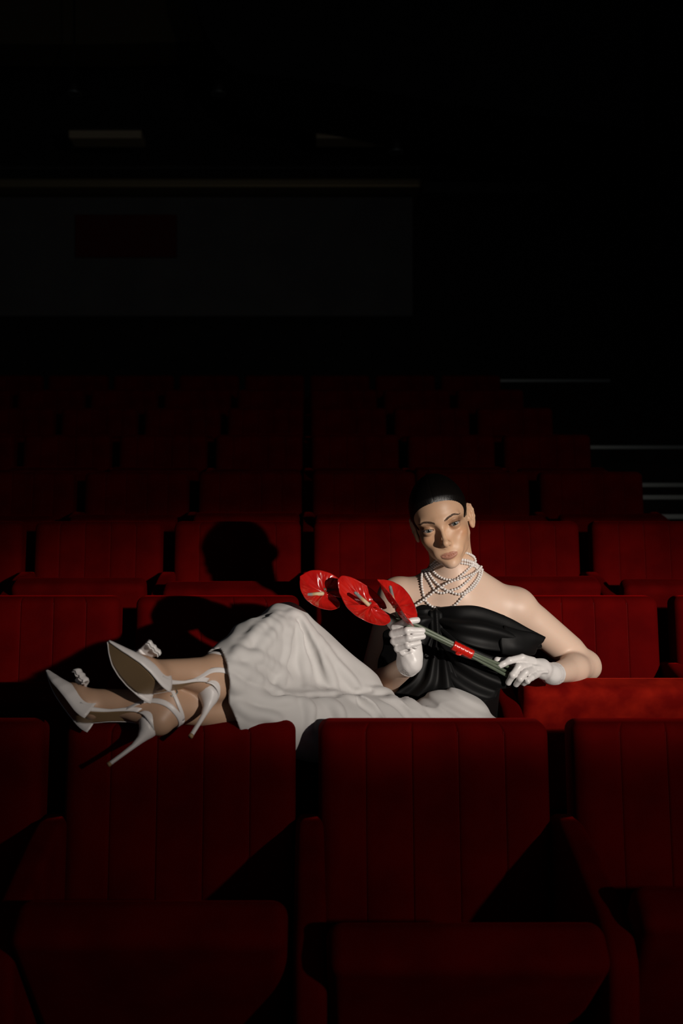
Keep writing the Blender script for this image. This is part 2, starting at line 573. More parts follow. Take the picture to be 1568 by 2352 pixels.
def arm_mesh():
    prof = [(.015, .718), (-.05, .722), (-.12, .708), (-.30, .656), (-.35, .632), (-.374, .60), (-.38, .56), (-.38, .0), (-.02, .0), (.0, .30), (.03, .62), (.028, .69)]
    w = .054
    bm = bmesh.new()
    a = [bm.verts.new((-w / 2, y, z)) for y, z in prof]
    b = [bm.verts.new((w / 2, y, z)) for y, z in prof]
    bm.faces.new(a); bm.faces.new(list(reversed(b)))
    n = len(prof)
    for i in range(n):
        bm.faces.new((a[i], b[i], b[(i + 1) % n], a[(i + 1) % n]))
    bmesh.ops.recalc_face_normals(bm, faces=bm.faces[:])
    ed = [e for e in bm.edges if len(e.link_faces) == 2 and any(len(f.verts) > 4 for f in e.link_faces)]
    bmesh.ops.bevel(bm, geom=ed, offset=.016, segments=4, affect='EDGES', profile=.5)
    me = bpy.data.meshes.new('armrest')
    bm.to_mesh(me); bm.free()
    me.polygons.foreach_set('use_smooth', [True] * len(me.polygons))
    me.materials.append(M['velvet'])
    return me

BACK, SEAM, SEAT, ARM = back_mesh(), seam_mesh(), seat_mesh(), arm_mesh()
SEAT_WORN_LIT = SEAT.copy(); SEAT_WORN_LIT.materials[0] = M['velvet_worn_lit']
LEGM = box_mesh('support', (-.02, -.16, .0), (.02, -.04, .36), M['iron'], .004)
ROWS_ORD = ['front', 'second', 'third', 'fourth', 'fifth', 'sixth', 'seventh', 'eighth']
CNT_ORD = ['first', 'second', 'third', 'fourth', 'fifth', 'sixth', 'seventh', 'eighth']
COLS = [(-2, 1), (-2, 2), (-3, 2), (-3, 2), (-4, 2), (-4, 2), (-5, 2), (-5, 2)]
FOLD = {(0, -1): 53, (0, 0): 46, (0, 1): 58, (0, -2): 50, (1, 0): 0, (1, 1): 69, (1, 2): 67, (1, -1): 66}
LAB = {
    (0, -2): 'dark red velvet theatre seat in front row, cut by the left edge',
    (0, -1): 'red velvet theatre seat in front row directly under the white shoes',
    (0, 0): 'large red velvet theatre seat in middle of front row below the trousers',
    (0, 1): 'red velvet theatre seat in front row, cut by the right edge',
    (1, -2): 'dark red velvet seat in second row, behind the shoes at far left',
    (1, -1): 'shadowed red velvet seat in second row behind the raised knee',
    (1, 0): 'red velvet seat the woman sits on, in second row',
    (1, 1): 'bright red velvet seat in second row under the bare elbow',
    (1, 2): 'red velvet seat in second row at the far right edge',
}
for r in range(8):
    c0, c1 = COLS[r]
    for c in range(c0, c1 + 1):
        root = empty('theatre_seat', (c * .5 + .25, ROWD[r], FLZ[r]))
        lab = LAB.get((r, c)) or 'red velvet theatre seat, %s row from the front, %s from the right end' % (ROWS_ORD[r], CNT_ORD[c1 - c])
        tag(root, lab, 'theatre seat', 'red velvet theatre seats in rows')
        b = obj('backrest', BACK, root)
        if r < 4: obj('seam', SEAM, b)
        s = obj('seat', SEAT_WORN_LIT if (r, c) in ((1, 1), (1, 2)) else SEAT, root)
        s.location = (0, -.20, .36)
        ang = FOLD.get((r, c), 66 + 5 * math.sin(r * 3.1 + c * 1.7))
        s.rotation_euler = (-math.radians(ang), 0, 0)
        a = obj('armrest', ARM, root); a.location = (-.25 + .005, 0, 0)
        if c == c1:
            a = obj('armrest', ARM, root); a.location = (.25 + .005, 0, 0)
        obj('support', LEGM, root)

# ------------------------------------------------------------------ the woman
def rotm(ax, deg):
    a = math.radians(deg); c, s = math.cos(a), math.sin(a)
    return np.array({'x': [[1, 0, 0], [0, c, -s], [0, s, c]], 'y': [[c, 0, s], [0, 1, 0], [-s, 0, c]], 'z': [[c, -s, 0], [s, c, 0], [0, 0, 1]]}[ax])

HR = rotm('y', -17) @ rotm('x', 5) @ rotm('z', -9)      # head: columns are her left, back, up
HS = .00103                                             # metres per head unit (mm)
HC = P(1013, 1211, 2.385) - HR @ np.array([0, -84, 0]) * HS
def H(x, y, z): return HC + HR @ np.array([x, y, z], float) * HS
def hl(p): return ((p - HC.astype(np.float32)) @ HR.astype(np.float32)) / np.float32(HS)
def hell(c, r, k=6, m='u', rot=None): return ell(H(*c), np.array(r) * HS, HR if rot is None else HR @ rot, k * HS, m)
def hcone(a, b, ra, rb=None, k=6, m='u'): return cone(H(*a), H(*b), ra * HS, (ra if rb is None else rb) * HS, k * HS, m)
def sym(fn, *pts, **kw):
    out = []
    for s in (1, -1):
        out.append(fn(*[(s * p[0], p[1], p[2]) for p in pts], **kw))
    return out
def hsym_ell(c, r, k=6, m='u', rz=0, ry=0):
    return [hell((s * c[0], c[1], c[2]), r, k, m, rotm('z', s * rz) @ rotm('y', s * ry)) for s in (1, -1)]
def hsym_cone(a, b, ra, rb=None, k=6, m='u'):
    return [hcone((s * a[0], a[1], a[2]), (s * b[0], b[1], b[2]), ra, rb, k, m) for s in (1, -1)]

cranium = [hell((2.5, 14, 33), (63.5, 92, 81)), hell((.8, -20, 36), (59.5, 68, 60), k=20)]
EYE = (31.5, -71.5, -1.0); EYR = 12.2
face = [
    hell((1.5, -14, -20), (51, 68, 52), k=18),                 # middle of the face
    hell((0, -45, -57), (33, 42, 36), k=18),                 # muzzle and lower face
    hcone((44.5, -5, -38), (33, -28, -66), 10, 8.5, k=16), hcone((-36, -6, -42), (-28.5, -30, -66), 9, 8, k=14),
    hcone((33, -28, -66), (11.5, -70, -87.5), 8.5, 10, k=16), hcone((-28.5, -30, -66), (-11.5, -70, -87.5), 8, 10, k=15),
    hell((0, -78, -91), (13, 12.5, 10.5), k=10),
    hcone((35, -44, -42), (29, -48, -63), 9.5, 8.5, k=18), hcone((-34, -44, -42), (-28, -48, -62), 9.0, 8.0, k=18),
    hcone((47, -12, -6), (45, -8, -38), 10.5, 10, k=18), hcone((-44, -12, -6), (-41, -8, -38), 10.5, 9.5, k=18),
    hcone((42, -34, -20), (35.5, -36, -56), 10, 9, k=20), hcone((-41, -36, -20), (-33, -38, -54), 9.5, 8, k=20),                # chin
    hell((40, -55, -24), (14, 20, 13), k=18), hell((-39, -54, -24), (14, 20, 13), k=18),   # cheekbones
    hell((25, -61, -44), (15, 17, 16), k=20), hell((-24.5, -61, -44), (15, 17, 16), k=20),           # cheeks
    *hsym_cone((9, -82, 14), (40, -71, 18), 8, 6.5, k=14),   # brow ridge
    hell((0, -78, 14), (16, 10, 12), k=12),                  # glabella
    *hsym_ell((32, -93, -1), (18.5, 12.5, 11.5), k=11, m='s'),  # eye sockets
    hcone((0, -83, 6), (0, -104, -33), 4.9, 5.6, k=11),      # nose bridge
    hell((0, -106, -36), (7.4, 8.2, 7.0), k=7),              # nose tip
    *hsym_ell((8.0, -92.5, -40), (4.4, 9.0, 5.2), k=8, rz=14),  # wings
    hcone((0, -104, -42), (0, -92, -45.5), 3.9, 4, k=6),       # septum
    *hsym_ell((5.0, -99, -46.2), (2.7, 4.6, 2.4), k=2.2, m='s', rz=18),  # nostrils
    hell((0, -77, -61), (33, 13.5, 20), k=16),                 # mouth mound
    hell((0, -104, -82.5), (16, 9, 4.5), k=8, m='s'),          # hollow under the lip
    hcone((0, -99, -50), (0, -99.5, -57), 1.8, 2.6, k=5, m='s'),  # philtrum
]
# lips: relief on the front of the mouth
def lip_shape(x, z):
    u = x / 20.8
    env = np.clip(1 - u * u, 0, 1) ** .55
    zm = -67.2 + .9 * u * u - .5 * np.exp(-(x / 5) ** 2)
    top = zm + 8.4 * env * (1 - .10 * np.exp(-(x / 2.6) ** 2)) + .02
    bot = zm - 10.4 * np.clip(1 - u * u, 0, 1) ** .6 - .02
    return u, env, zm, top, bot
def lips(d, p):
    q = hl(p)
    x, z = q[:, 0], q[:, 2]
    u, env, zm, top, bot = lip_shape(x, z)
    su = np.clip((z - zm) / (top - zm), 0, 1); sl = np.clip((zm - z) / (zm - bot), 0, 1)
    h = np.where(z > zm, 3.3 * env * np.clip(np.sin(np.pi * su ** .8), 0, 1) ** .9, 4.2 * env * np.clip(np.sin(np.pi * sl ** .72), 0, 1) ** .9)
    h = h - 1.7 * np.exp(-((z - zm) / 1.5) ** 2) * np.clip(1.12 - u * u, 0, 1) ** .5 * (np.abs(u) < 1.06)
    h = h + .5 * np.exp(-((z - top) / 1.0) ** 2) * env
    return d - (h * HS * np.clip((-q[:, 1] - 66) / 8, 0, 1)).astype(np.float32)
face.append(Op(lips, H(0, -90, -67), .05, .001, 'x'))
# eyelids: a ball slightly bigger than the eye, then an almond opening
lids = []
for s in (1, -1):
    lids.append(hell((s * EYE[0], EYE[1], EYE[2]), (13.9, 13.9, 13.4), k=3.5))
    def almond(p, s=s):
        q = hl(p)
        x = s * (q[:, 0] - s * EYE[0]); y = q[:, 1]; z = q[:, 2] - EYE[2] - .10 * x
        a = 14.2
        u = np.clip(1 - (x / a) ** 2, -3, 1)
        xs = x / a
        top = 3.5 * u + .3 * xs * u; bot = -3.4 * u
        d = np.maximum(np.maximum(z - top, bot - z), y + 66)
        return d * HS * .8
    lids.append(Op(almond, H(s * EYE[0], -80, 0), .030, .9 * HS, 's'))
    # crease of the upper lid
    for i in range(5):
        xa = [-11.5, -6.5, 0, 6.5, 11.5, 15][i]; xb = [-11.5, -6.5, 0, 6.5, 11.5, 15][i + 1]
        za = 8.6 - .026 * xa * xa + .10 * xa; zb = 8.6 - .026 * xb * xb + .10 * xb
        ya = -85.2 + .028 * xa * xa; yb = -85.2 + .028 * xb * xb
        lids.append(hcone((s * (EYE[0] + xa), ya, EYE[2] + za), (s * (EYE[0] + xb), yb, EYE[2] + zb), .55, .55, k=2.2, m='s'))
# ears
ears = []
for s in (1, -1):
    Re = rotm('z', -s * (26 if s > 0 else 6)) @ rotm('x', 10)
    c = np.array([65.0, 5, -4]) if s > 0 else np.array([-62.5, 14, -4])
    def E(x, y, z): return tuple(c + Re @ np.array([s * x, y, z]))
    ears.append(hell(E(3, 6, 0), (5.2, 16, 27), k=5, rot=Re))
    ears.append(hell(E(3, 2, -22), (4.6, 8.5, 11), k=6, rot=Re))
    ears.append(hell(E(9.5, 4, 2), (7.0, 10, 16), k=2.5, m='s', rot=Re))      # hollow
    rim = [(4.5, -7, 10), (6, -3, 23), (7, 7, 28), (8, 17, 22), (8.5, 20.5, 8), (8, 17, -8), (6, 9, -22)]
    for i in range(len(rim) - 1):
        ears.append(hcone(E(*rim[i]), E(*rim[i + 1]), 2.7, 2.7, k=2.5))
    anti = [(6, 11, 16), (6.8, 13, 4), (6.5, 9, -10), (5.5, 2, -14)]
    for i in range(len(anti) - 1):
        ears.append(hcone(E(*anti[i]), E(*anti[i + 1]), 2.4, 2.4, k=4))
    ears.append(hell(E(5.5, -7, -5), (3, 3.5, 6), k=3, rot=Re))                # tragus

# joints
NB = P(1042, 1352, 2.53)
JL = P(1186, 1398, 2.54); EL = P(1346, 1527, 2.585); WL = P(1270, 1548, 2.415)
JR = P(910, 1372, 2.53); ER = P(848, 1592, 2.52); WR = P(941, 1524, 2.265)
CH = P(1042, 1455, 2.53)
PEL = P(1012, 1728, 2.42)
HIPL = P(1062, 1705, 2.38); HIPR = P(945, 1738, 2.40)
KNR = P(655, 1440, 2.22); KNL = P(745, 1660, 2.13)
up_t = NB - PEL; up_t /= np.linalg.norm(up_t)
rt = JL - JR; rt -= up_t * (rt @ up_t); rt /= np.linalg.norm(rt)
fw = np.cross(rt, up_t)             # points back
TR = np.stack([rt, fw, up_t], 1)
def T(o, x, y, z): return o + TR @ np.array([x, y, z], float)

neck = [
    cone(H(7, 26, -52), T(NB, .006, .012, -.01), .042, .047, .03),
    cone(H(7, 44, -30), T(NB, .006, .03, -.02), .039, .050, .03),
    *[cone(H(5 + s * 42, 22, -40), T(NB, s * .016, -.036, -.012), .009, .008, .016) for s in (1, -1)],   # neck muscles
    
]
torso = [
    ell(T(CH, 0, .005, .01), (.148, .092, .165), TR, .03),
    ell(T(CH, 0, .0, -.14), (.110, .075, .15), TR, .05),
    ell(PEL, (.13, .085, .10), TR, .06),
    *[ell(T(CH, s * .068, -.070, -.015), (.058, .045, .06), TR, .03) for s in (1, -1)],
    cone(T(NB, .03, .012, -.028), T(JL, -.025, 0, .002), .043, .042, .03),
    cone(T(NB, -.03, .012, -.028), T(JR, .025, 0, .002), .043, .042, .03),
    cone(T(NB, .02, .02, .035), T(JL, -.05, .015, .016), .030, .030, .035),
    cone(T(NB, -.02, .02, .035), T(JR, .05, .015, .012), .030, .030, .035),
    ell(JL, (.05, .05, .052), TR, .03), ell(JR, (.047, .047, .05), TR, .03),
    # collar bones and the notch between them
    cone(T(NB, .018, -.049, -.033), T(NB, .075, -.040, -.016), .0065, .006, .016),
    cone(T(NB, .075, -.040, -.016), T(JL, -.028, -.022, .030), .006, .008, .02),
    cone(T(NB, -.018, -.049, -.033), T(NB, -.075, -.040, -.016), .0065, .006, .016),
    cone(T(NB, -.075, -.040, -.016), T(JR, .028, -.022, .030), .006, .008, .02),
    ell(T(NB, 0, -.066, -.022), (.011, .012, .014), TR, .016, 's'),
    *[ell(T(NB, s * .07, -.066, .002), (.034, .016, .012), TR, .02, 's') for s in (1, -1)],
]
arm_dir_L = (EL - JL) / np.linalg.norm(EL - JL)
arms = [
    cone(JL, EL, .0445, .0335, .02), cone(JL + arm_dir_L * .06, JL + arm_dir_L * .18, .040, .036, .02),
    cone(EL, EL * .6 + WL * .4, .0335, .034, .012), cone(EL * .6 + WL * .4, WL, .034, .0225, .02),
    cone(EL + np.array([.012, .004, -.012]), EL + np.array([.0, .0, .006]), .022, .022, .02),
    cone(JR, ER, .041, .034, .02),
    cone(ER, ER * .6 + WR * .4, .034, .0325, .012), cone(ER * .6 + WR * .4, WR, .0325, .0225, .02),
]
HEM_R = P(508, 1583, 2.00); HEM_L = P(535, 1645, 2.0)

# shoes: local frame x forward along the ground, z up, origin under the heel tip
def frame(up, fwd):
    up = np.array(up, float); up /= np.linalg.norm(up)
    f = np.array(fwd, float); f -= up * (f @ up); f /= np.linalg.norm(f)
    return np.stack([f, np.cross(up, f), up], 1)
SH = {
    'R': (frame((.36, .78, .51), (-.634, -.178, .72)), P(440, 1692, 1.875), .098),
    'L': (frame((.75, .45, .48), (-.65, .40, .64)), P(252, 1757, 1.865), .098),
}
def S(side, x, y, z):
    R_, o_, hh = SH[side]
    return o_ + R_ @ np.array([x, y, z], float)
feet = []
ANK = {}
for side in 'RL':
    hh = SH[side][2]; R_ = SH[side][0]
    g = lambda x, y, z, side=side: S(side, x, y, z)
    ank = g(.030, 0, hh + .060); ANK[side] = ank
    feet += [
        cone(ank, g(.018, 0, hh + .028), .034, .027, .02),
        cone(g(.018, 0, hh + .028), g(.06, 0, hh + .012), .026, .024, .02),
        cone(g(.05, 0, hh + .035), g(.125, 0, .050), .030, .025, .02),
        ell(g(.140, 0, .032), (.04, .034, .018), R_, .02),
        cone(g(.15, 0, .026), g(.195, 0, .018), .020, .010, .02),
        *[cone(g(.036, s * .030, hh + .068), g(.034, s * .026, hh + .055), .009, .009, .012) for s in (1, -1)],
    ]
legs = [
    cone(HIPR, KNR, .060, .036, .03), cone(KNR, ANK['R'], .036, .033, .02),
    cone(HIPL, KNL, .060, .036, .03), cone(KNL, ANK['L'], .036, .033, .02),
]

# gloved hands: palm and five fingers each
def pts(*a): return [P(*q) for q in a]
HANDR = dict(
    palm=[([(941, 1524, 2.205), (938, 1495, 2.206)], [.0225, .0255]), ([(938, 1494, 2.206), (927, 1464, 2.210)], [.0245, .0180]),
          ([(946, 1496, 2.206), (950, 1472, 2.212)], [.0225, .0160])],
    index=([(918, 1454, 2.210), (906, 1441, 2.186), (930, 1429, 2.166), (958, 1424, 2.172)], [.0100, .0090, .0080, .0068]),
    middle=([(912, 1464, 2.210), (902, 1456, 2.178), (935, 1448, 2.153), (970, 1448, 2.163)], [.0100, .0088, .0080, .0068]),
    ring=([(910, 1478, 2.207), (905, 1473, 2.174), (938, 1466, 2.150), (971, 1462, 2.160)], [.0098, .0086, .0078, .0066]),
    pinky=([(914, 1491, 2.202), (912, 1489, 2.172), (936, 1483, 2.154), (962, 1476, 2.164)], [.0088, .0076, .0068, .0060]),
    thumb=([(934, 1480, 2.222), (913, 1450, 2.238), (900, 1432, 2.232), (899, 1418, 2.214)], [.013, .0115, .0102, .0085]))
HANDL = dict(
    palm=[([(1270, 1548, 2.415), (1242, 1535, 2.380)], [.0215, .0205]), ([(1242, 1533, 2.380), (1222, 1521, 2.360)], [.0195, .0115]),
          ([(1246, 1541, 2.378), (1230, 1538, 2.354)], [.0190, .0115])],
    index=([(1223, 1519, 2.358), (1198, 1511, 2.330), (1170, 1517, 2.316), (1148, 1529, 2.314)], [.0105, .0090, .0082, .0070]),
    middle=([(1217, 1527, 2.352), (1191, 1532, 2.314), (1177, 1551, 2.304), (1167, 1568, 2.316)], [.0105, .0090, .0082, .0070]),
    ring=([(1225, 1537, 2.350), (1206, 1545, 2.310), (1194, 1560, 2.300), (1185, 1572, 2.312)], [.0100, .0086, .0078, .0066]),
    pinky=([(1234, 1547, 2.352), (1220, 1556, 2.318), (1211, 1564, 2.306), (1203, 1570, 2.316)], [.0090, .0076, .0068, .0060]),
    thumb=([(1248, 1537, 2.392), (1205, 1530, 2.378), (1168, 1522, 2.356), (1141, 1517, 2.338)], [.014, .0115, .0102, .0085]))
for part_, val_ in HANDR.items():
    for ch_ in (val_ if part_ == 'palm' else [val_]):
        ch_[0][:] = [(a_, b_, c_ + .06) for a_, b_, c_ in ch_[0]]
def hand_ops(hd, off=0.0, k=.006):
    ops = []
    for p, r in hd['palm']:
        ops += chain(pts(*p), [x + off for x in r], .012)
    for f in ('index', 'middle', 'ring', 'pinky', 'thumb'):
        p, r = hd[f]
        q = pts(*p)
        ops += chain(q, [x + off for x in r], k if f != 'thumb' else .008)
    return ops

body_ops = cranium + face + lids + ears + neck + torso + arms + feet + legs + hand_ops(HANDR, -.0028) + hand_ops(HANDL, -.0028)
allp = np.array([o.c for o in body_ops])
Vall, Fall = sdf_mesh(body_ops, allp.min(0) - .25, allp.max(0) + .25, .0019, B=32, smooth=1, mg=3.0)

PEO = empty('person', tuple(PEL - np.array([0, 0, .12])))
tag(PEO, 'woman in black satin top, white trousers and gloves reclining across red seats', 'person')
def attach(o):
    o.parent = PEO; o.matrix_parent_inverse = Matrix.Translation(-PEO.location)
    return o

# skin: pale body, warmer made-up face, lips
q = hl(Vall.astype(np.float32)).astype(float)
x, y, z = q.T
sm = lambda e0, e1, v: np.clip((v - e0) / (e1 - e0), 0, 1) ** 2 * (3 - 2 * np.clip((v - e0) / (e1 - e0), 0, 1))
col = np.tile(np.array([.69, .50, .39]), (len(Vall), 1))
fm = sm(-118, -88, z + .12 * y) * (np.linalg.norm(q, axis=1) < 190)
def mix(col, c, w): return col * (1 - w[:, None]) + np.array(c) * w[:, None]
col = mix(col, (.64, .40, .255), fm)
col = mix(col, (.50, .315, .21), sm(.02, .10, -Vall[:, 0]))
ax_ = np.abs(x)
front = (y < -40) * (np.linalg.norm(q, axis=1) < 190)
for cx, cz, rx, rz, c, a in [(48, -26, 20, 13, (.56, .27, .14), .75), (33, 7, 17, 7, (.27, .125, .06), .8), (46, 4, 9, 7, (.14, .06, .03), .8), (33, -8, 15, 4, (.36, .19, .11), .5), (52, -58, 14, 24, (.50, .27, .16), .5)]:
    w = np.exp(-((ax_ - cx) / rx) ** 2 - ((z - cz) / rz) ** 2) * a * front
    col = mix(col, c, w)
_u, _e, _zm, zt, zb = lip_shape(x, z)
w = sm(-.2, 1.0, zt - z) * sm(-.2, 1.0, z - zb) * (np.abs(_u) < 1) * front * (y < -76)
col = mix(col, (.44, .20, .14), w * .95)
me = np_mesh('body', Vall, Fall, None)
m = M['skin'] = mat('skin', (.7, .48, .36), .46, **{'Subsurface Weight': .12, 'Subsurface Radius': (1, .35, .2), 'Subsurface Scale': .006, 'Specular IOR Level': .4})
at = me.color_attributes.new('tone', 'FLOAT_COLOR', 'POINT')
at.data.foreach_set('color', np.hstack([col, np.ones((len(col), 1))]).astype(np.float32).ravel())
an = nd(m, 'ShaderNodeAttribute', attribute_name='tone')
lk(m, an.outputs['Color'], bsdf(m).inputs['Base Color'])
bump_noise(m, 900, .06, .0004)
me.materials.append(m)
body = attach(obj('body', me)); body['label'] = 'pale skin with warm make-up on the face'

HEADM = Matrix([[*(HR[i] * HS * 1000), HC[i]] for i in range(3)] + [[0, 0, 0, 1]])
def head_obj(name, me):
    o = obj(name, me)
    o.matrix_world = HEADM
    o.parent = PEO; o.matrix_parent_inverse = Matrix.Translation(-PEO.location)
    return o

# hair: slicked back from a centre parting into a low bun
hair_ops = cranium + [hell((.5, -14, -20), (54, 68, 54), k=26), hell((2, 22, -10), (61, 66, 46), k=24)]
def hair_grow(d, p):
    q = hl(p)
    phi = np.arctan2(q[:, 0], q[:, 2] + 20)
    jit = .35 * np.sin(phi * 97 + 1) + .35 * np.sin(phi * 173 + 2)
    g1 = (np.sqrt((q[:, 0] / 97) ** 2 + ((q[:, 1] + 100) / 92) ** 2 + (q[:, 2] / 61) ** 2) - 1) * 62 + jit
    g2 = .526 * (q[:, 1] + 16) + .851 * (q[:, 2] + 12)
    g = np.minimum(np.minimum(g1, g2), q[:, 2] - 8 + np.maximum(0, q[:, 1] + 4) * 4)
    ge = (np.sqrt(((q[:, 1] - 9) / 21) ** 2 + ((q[:, 2] + 4) / 30) ** 2) - 1) * 20 + 60 * (np.abs(q[:, 0]) < 40)
    g = np.minimum(g, ge)
    t = np.clip(.30 * g, -14, 4.0) - .9 * np.exp(-((q[:, 0]) / 1.3) ** 2) * (q[:, 1] < 50)
    return d - t * HS
hair_ops.append(Op(hair_grow, H(0, 0, 0), .3, .001, 'x'))
hair_ops.append(hell((0, 112, -10), (36, 28, 31), k=5))
Vx, Fx = sdf_mesh(hair_ops, H(0, 0, 0) - .2, H(0, 0, 0) + .2, .0016, B=32)
me = np_mesh('hair', (Vx - HC) @ HR / (HS * 1000), Fx, M['hair'])
hair = head_obj('hair', me); hair['label'] = 'sleek black centre-parted hair'
m = M['hair']
t = nd(m, 'ShaderNodeTexCoord'); sx = nd(m, 'ShaderNodeSeparateXYZ')
lk(m, t.outputs['Object'], sx.inputs[0])
at2 = nd(m, 'ShaderNodeMath', operation='ARCTAN2'); lk(m, sx.outputs[0], at2.inputs[0]); lk(m, sx.outputs[2], at2.inputs[1])
mu = nd(m, 'ShaderNodeMath', operation='MULTIPLY'); mu.inputs[1].default_value = 55; lk(m, at2.outputs[0], mu.inputs[0])
my = nd(m, 'ShaderNodeMath', operation='MULTIPLY'); my.inputs[1].default_value = 14; lk(m, sx.outputs[1], my.inputs[0])
cb = nd(m, 'ShaderNodeCombineXYZ'); lk(m, mu.outputs[0], cb.inputs[0]); lk(m, my.outputs[0], cb.inputs[1])
ns = nd(m, 'ShaderNodeTexNoise', i_Scale=1.6, i_Detail=5); lk(m, cb.outputs[0], ns.inputs['Vector'])
bp = nd(m, 'ShaderNodeBump', i_Strength=.55, i_Distance=.0016); lk(m, ns.outputs['Fac'], bp.inputs['Height']); lk(m, bp.outputs['Normal'], bsdf(m).inputs['Normal'])

# eyes
def eye_mat():
    m = mat('eye', (.8, .76, .72), .08, **{'Specular IOR Level': .7})
    t = nd(m, 'ShaderNodeTexCoord'); s = nd(m, 'ShaderNodeSeparateXYZ'); lk(m, t.outputs['Object'], s.inputs[0])
    c = nd(m, 'ShaderNodeCombineXYZ'); lk(m, s.outputs[0], c.inputs[0]); lk(m, s.outputs[2], c.inputs[1])
    ln = nd(m, 'ShaderNodeVectorMath', operation='LENGTH'); lk(m, c.outputs[0], ln.inputs[0])
    mr = nd(m, 'ShaderNodeMapRange'); mr.inputs['From Max'].default_value = .010; lk(m, ln.outputs['Value'], mr.inputs['Value'])
    r = nd(m, 'ShaderNodeValToRGB'); lk(m, mr.outputs[0], r.inputs['Fac'])
    e = r.color_ramp.elements
    e[0].position = 0; e[0].color = (.004, .004, .004, 1); e[1].position = .22; e[1].color = (.004, .004, .004, 1)
    for p_, c_ in ((.26, (.07, .074, .066)), (.48, (.11, .118, .108)), (.58, (.02, .022, .02)), (.64, (.38, .34, .32)), (1, (.36, .28, .25))):
        a = e.new(p_); a.color = (*c_, 1)
    lk(m, r.outputs['Color'], bsdf(m).inputs['Base Color'])
    return m
M['eye'] = eye_mat()
bm = bmesh.new(); bmesh.ops.create_uvsphere(bm, u_segments=32, v_segments=24, radius=EYR * HS)
me = bpy.data.meshes.new('eyeball'); bm.to_mesh(me); bm.free(); me.materials.append(M['eye'])
me.polygons.foreach_set('use_smooth', [True] * len(me.polygons))
for s in (1, -1):
    c = H(s * EYE[0], EYE[1], EYE[2])
    o = obj('eyeball', me)
    gz = np.array([-.02, -1.0, -.10]); gz /= np.linalg.norm(gz)
    o.matrix_world = Matrix.Translation(c) @ Vector(gz).to_track_quat('-Y', 'Z').to_matrix().to_4x4()
    o.parent = PEO; o.matrix_parent_inverse = Matrix.Translation(-PEO.location)

skin_face = cranium + face + lids
def on_face(x, z, lift=0.0, y0=-130.0):
    """front of the face at head coordinates x, z"""
    x = np.atleast_1d(np.asarray(x, float)); z = np.atleast_1d(np.asarray(z, float))
    yy = np.full(len(x), y0)
    for _ in range(50):
        p = HC + (np.stack([x, yy, z], 1) @ HR.T) * HS
        yy = yy + np.clip(ev(skin_face, p) / HS, -2, 4) * .8
    return np.stack([x, yy - lift, z], 1)

def hair_strokes(roots, tips, w0, lift):
    V, F = [], []
    A = on_face(roots[:, 0], roots[:, 1], lift * .3); B_ = on_face(tips[:, 0], tips[:, 1], lift)
    mid = on_face((roots[:, 0] + tips[:, 0]) / 2, (roots[:, 1] + tips[:, 1]) / 2, lift)
    for a, mm, b in zip(A, mid, B_):
        v, f = tube(np.array([a, mm, b]) * .001, np.array([w0, w0 * .8, w0 * .15]) * .001, 5)
        o = len(V); V += v; F += [tuple(i + o for i in q_) for q_ in f]
    return V, F
for s in (1, -1):
    n = 300
    u = rng.uniform(0, .93, n); vv = rng.uniform(-1, 1, n)
    bx = 11 + 38 * u
    bz = 12.5 + 8.6 * np.sin(np.clip(u * 1.15, 0, 1) * math.pi * .62) - 5.5 * np.clip(u - .62, 0, 1) * 2.4
    th = 3.4 * (1 - .75 * u ** 2) * (.55 + .45 * np.minimum(1, u * 5))
    root = np.stack([s * bx, bz + vv * th], 1)
    ang = np.radians(62 - 62 * np.clip(u * 1.6, 0, 1) - 12 * (u > .7))
    ln = rng.uniform(5, 8, n)
    tip = root + np.stack([s * np.cos(ang) * ln, np.sin(ang) * ln * .6 - vv * 1.2], 1)
    V, F = hair_strokes(root, tip, .17, .35)
    head_obj('eyebrow', pmesh('eyebrow', V, F, M['brow']))
    # lashes along the upper lid, and a thin line of the lower ones
    V, F = [], []
    for top in (True, False):
        k = 34 if top else 22
        for i in range(k):
            xx = -13 + 26.5 * i / (k - 1)
            uu = max(0, 1 - (xx / 14.2) ** 2)
            zz = EYE[2] + .10 * xx + (3.5 * uu + .3 * xx / 14.2 * uu + .2 if top else -3.4 * uu - .2)
            yb = EYE[1] - math.sqrt(max(4, 13.9 ** 2 - xx ** 2 - (zz - EYE[2]) ** 2)) - .2
            L = (3.0 + 3.8 * (xx + 13) / 26) if top else 1.6
            a = np.array([s * (EYE[0] + xx), yb, zz])
            dr = np.array([s * xx * .035, -.8, .25 if top else -.5])
            b = a + dr * L + np.array([0, 0, .35 * L if top else 0])
            v, f = tube(np.array([a, a + dr * L * .6, b]) * .001, np.array([.34 if top else .16, .20, .05]) * .001, 5)
            o = len(V); V += v; F += [tuple(i_ + o for i_ in q_) for q_ in f]
    head_obj('eyelashes', pmesh('eyelashes', V, F, M['lash']))

